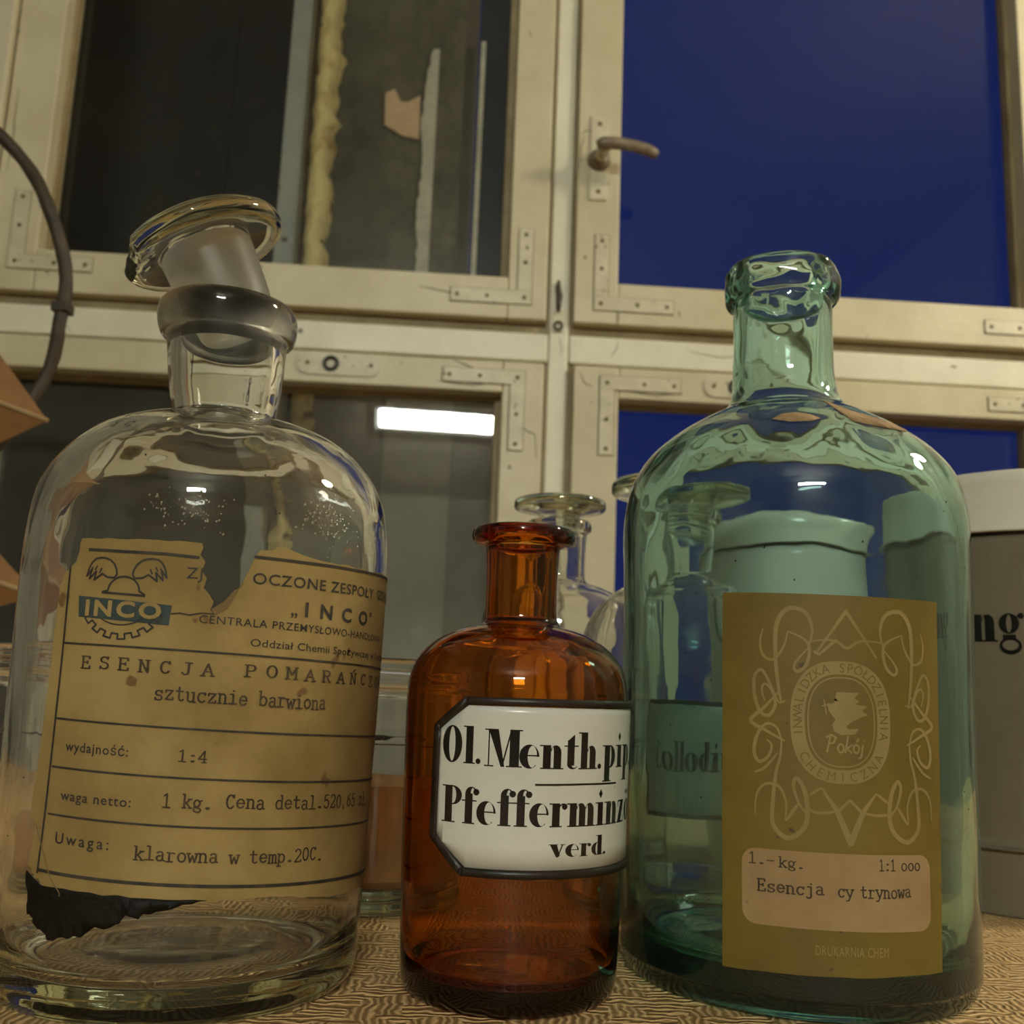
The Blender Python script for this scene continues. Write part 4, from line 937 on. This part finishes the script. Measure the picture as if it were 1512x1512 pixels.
jar((-.0530, .4400), .0330, .0985, .049, 'clear jar half full of brown paste, between kraft-labelled and amber bottles')
jar((-.2000, .4300), .0330, .0985, .030, 'clear jar with a little brown paste, at far left behind the kraft-labelled bottle')

def canister(loc, R, H, seam, label, text=None, mat='canister_enamel'):
    e = empty('enamel_canister', (*loc, 0)); tag(e, label, 'canister', 'white enamel canisters')
    body = spline([(0, .002), (R * .9, .002), (R * .965, 0), (R * .985, .002), (R * .975, .008), (R * .975, .027), (R * .998, .0295), (R, .033), (R, seam * .6), (R, seam - .004), (R * .99, seam)], 3)
    body = [(max(0, a), b) for a, b in body] + [(0, seam)]
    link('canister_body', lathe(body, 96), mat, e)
    lid = [(0, seam + .0012), (R * .99, seam + .0012), (R * 1.012, seam + .0018), (R * 1.018, seam + .004), (R * 1.016, H - .010), (R * 1.022, H - .005), (R * 1.00, H - .001), (R * .93, H), (R * .80, H + .0008), (R * .55, H + .005), (R * .2, H + .0075), (0, H + .008)]
    lid = spline(lid, 4); lid = [(max(0, a), b) for a, b in lid]; lid[0] = (0, seam + .0012); lid[-1] = (0, H + .008)
    l = link('lid', lathe(lid, 96), 'canister_enamel', e)
    link('chipped_rim', lathe([(R * .992, seam - .0002), (R * 1.005, seam - .0002), (R * 1.005, seam + .0013), (R * .992, seam + .0013), (R * .992, seam - .0002)], 96), 'rim_black', e)
    if text:
        t, u0, u1, b, h = text
        wrap(dtext(t, u0, u1, b, h), R, lambda z: R, .0003, 'canister_lettering', 'enamel_black', e)
    return e
c2 = canister((.2530, .500), .0570, .1955, .1655, 'enamel canister with body darker than its white lid at the right edge, lettering ending in ng', ('ung', -61, -26, 117.2, 19), 'canister_body_enamel')
c1 = canister((.1520, .5520), .0480, .1850, .1650, 'white enamel canister right behind the green bottle', ('C', -60, -46, 118, 26))
bm = tube([(-.019, -.0542, .1652), (-.0195, -.0545, .160), (-.020, -.0540, .154)], .0016, 8); link('enamel_chip', bm, 'rim_black', c2)

# ================================================================ HANGING HOOP AND FOLDED CARD AT THE LEFT
hoop = empty('hanging_hoop', (-.5773, .80, .3835)); tag(hoop, 'dark wicker-like hoop hanging in front of the window, cut by the left edge', 'hoop')
R_ = .2000
bm = tube([(R_ * cos(t * 2 * pi / 96), .004 * sin(t * .7), R_ * sin(t * 2 * pi / 96)) for t in range(96)], lambda i: .0056 + .0003 * sin(i * 2.1), 12, closed=True)
link('ring', bm, 'reed_brown', hoop)
for k in (0, 37, 62): bm = bmesh.new(); box(bm, R_ * cos(k * .0654) - .0068, R_ * cos(k * .0654) + .0068, -.0075, .0075, R_ * sin(k * .0654) - .004, R_ * sin(k * .0654) + .004, bevel=.001); link('binding', bm, 'reed_brown', hoop, smooth=False)
bm = tube([(0, 0, R_), (0, 0, 2.149 - .3835)], .0018, 6); link('hanging_cord', bm, 'reed_brown', hoop)
def card(tip, base, half, depth, label, cord):
    """a folded four-sided card point with a ridge facing the room"""
    e = empty('folded_card', base); tag(e, label, 'ornament', 'folded card points')
    T = Vector(tip) - Vector(base); bm = bmesh.new(); th = .0012
    up = Vector((.12, 0, 1)).normalized() * half; fr = Vector((0, -depth, 0))
    B = -T * 1.3
    vs = [bm.verts.new(v) for v in (T, B + up * 1.9, B + fr + up * .15, B - up * 1.9, B - fr)]
    bm.faces.new((vs[0], vs[2], vs[1])); bm.faces.new((vs[0], vs[3], vs[2])); bm.faces.new((vs[0], vs[4], vs[3])); bm.faces.new((vs[0], vs[1], vs[4])); bm.faces.new((vs[1], vs[2], vs[3], vs[4]))
    bmesh.ops.recalc_face_normals(bm, faces=bm.faces); link('card_point', bm, 'brown_card', e, smooth=False)
    bm = tube([B + fr * 1.03 + up * .15, T * 1.002], .0018, 6); link('ridge', bm, 'pink_paper', e, smooth=False)
    x = B + up * 1.9
    link('hanging_cord', tube([x, (x.x, x.y, cord - base[2])], .001, 5), 'reed_brown', e)
    return e
card((-0.3413, 0.7215, 0.2684), (-0.3870, 0.7308, 0.2804), .042, .030, 'upper brown folded card point in front of the hoop at left edge', 2.149)
card((-0.3293, 0.7123, 0.1398), (-0.3792, 0.7215, 0.1527), .034, .026, 'lower brown folded card point beside the kraft-labelled bottle', 2.149)

# ================================================================ LAMPS (outside the frame; seen as reflections)
tl = empty('tube_lamp', (.10, -3.1, 1.52)); tag(tl, 'fluorescent tube lamp on the wall behind the camera, mirrored in the pane', 'lamp')
TLX, TLZ, TLL = .025, 1.657, .68
tl.location = (TLX, -3.1, TLZ)
BX('housing', (-TLL / 2 - .03, TLL / 2 + .03, 0, .05, -.07, .07), 'lamp_white', tl, bevel=.004)
BX('diffuser', (-TLL / 2, TLL / 2, .051, .085, -.050, .050), 'tube_light', tl, bevel=.004)
wl = empty('wall_lamp', (2.1, .62, 1.28)); tag(wl, 'round glass wall lamp on the right wall outside the frame', 'lamp')
bm = bmesh.new(); bmesh.ops.create_uvsphere(bm, u_segments=32, v_segments=20, radius=.12, matrix=Matrix.Translation((-.62, 0, 0))); link('globe', bm, 'bulb_light', wl)
BX('backplate', (-.02, 0, -.05, .05, -.05, .05), 'lamp_white', wl, bevel=.004)
link('bracket', tube([(-.02, 0, 0), (-.502, 0, 0)], .012, 12), 'lamp_white', wl)
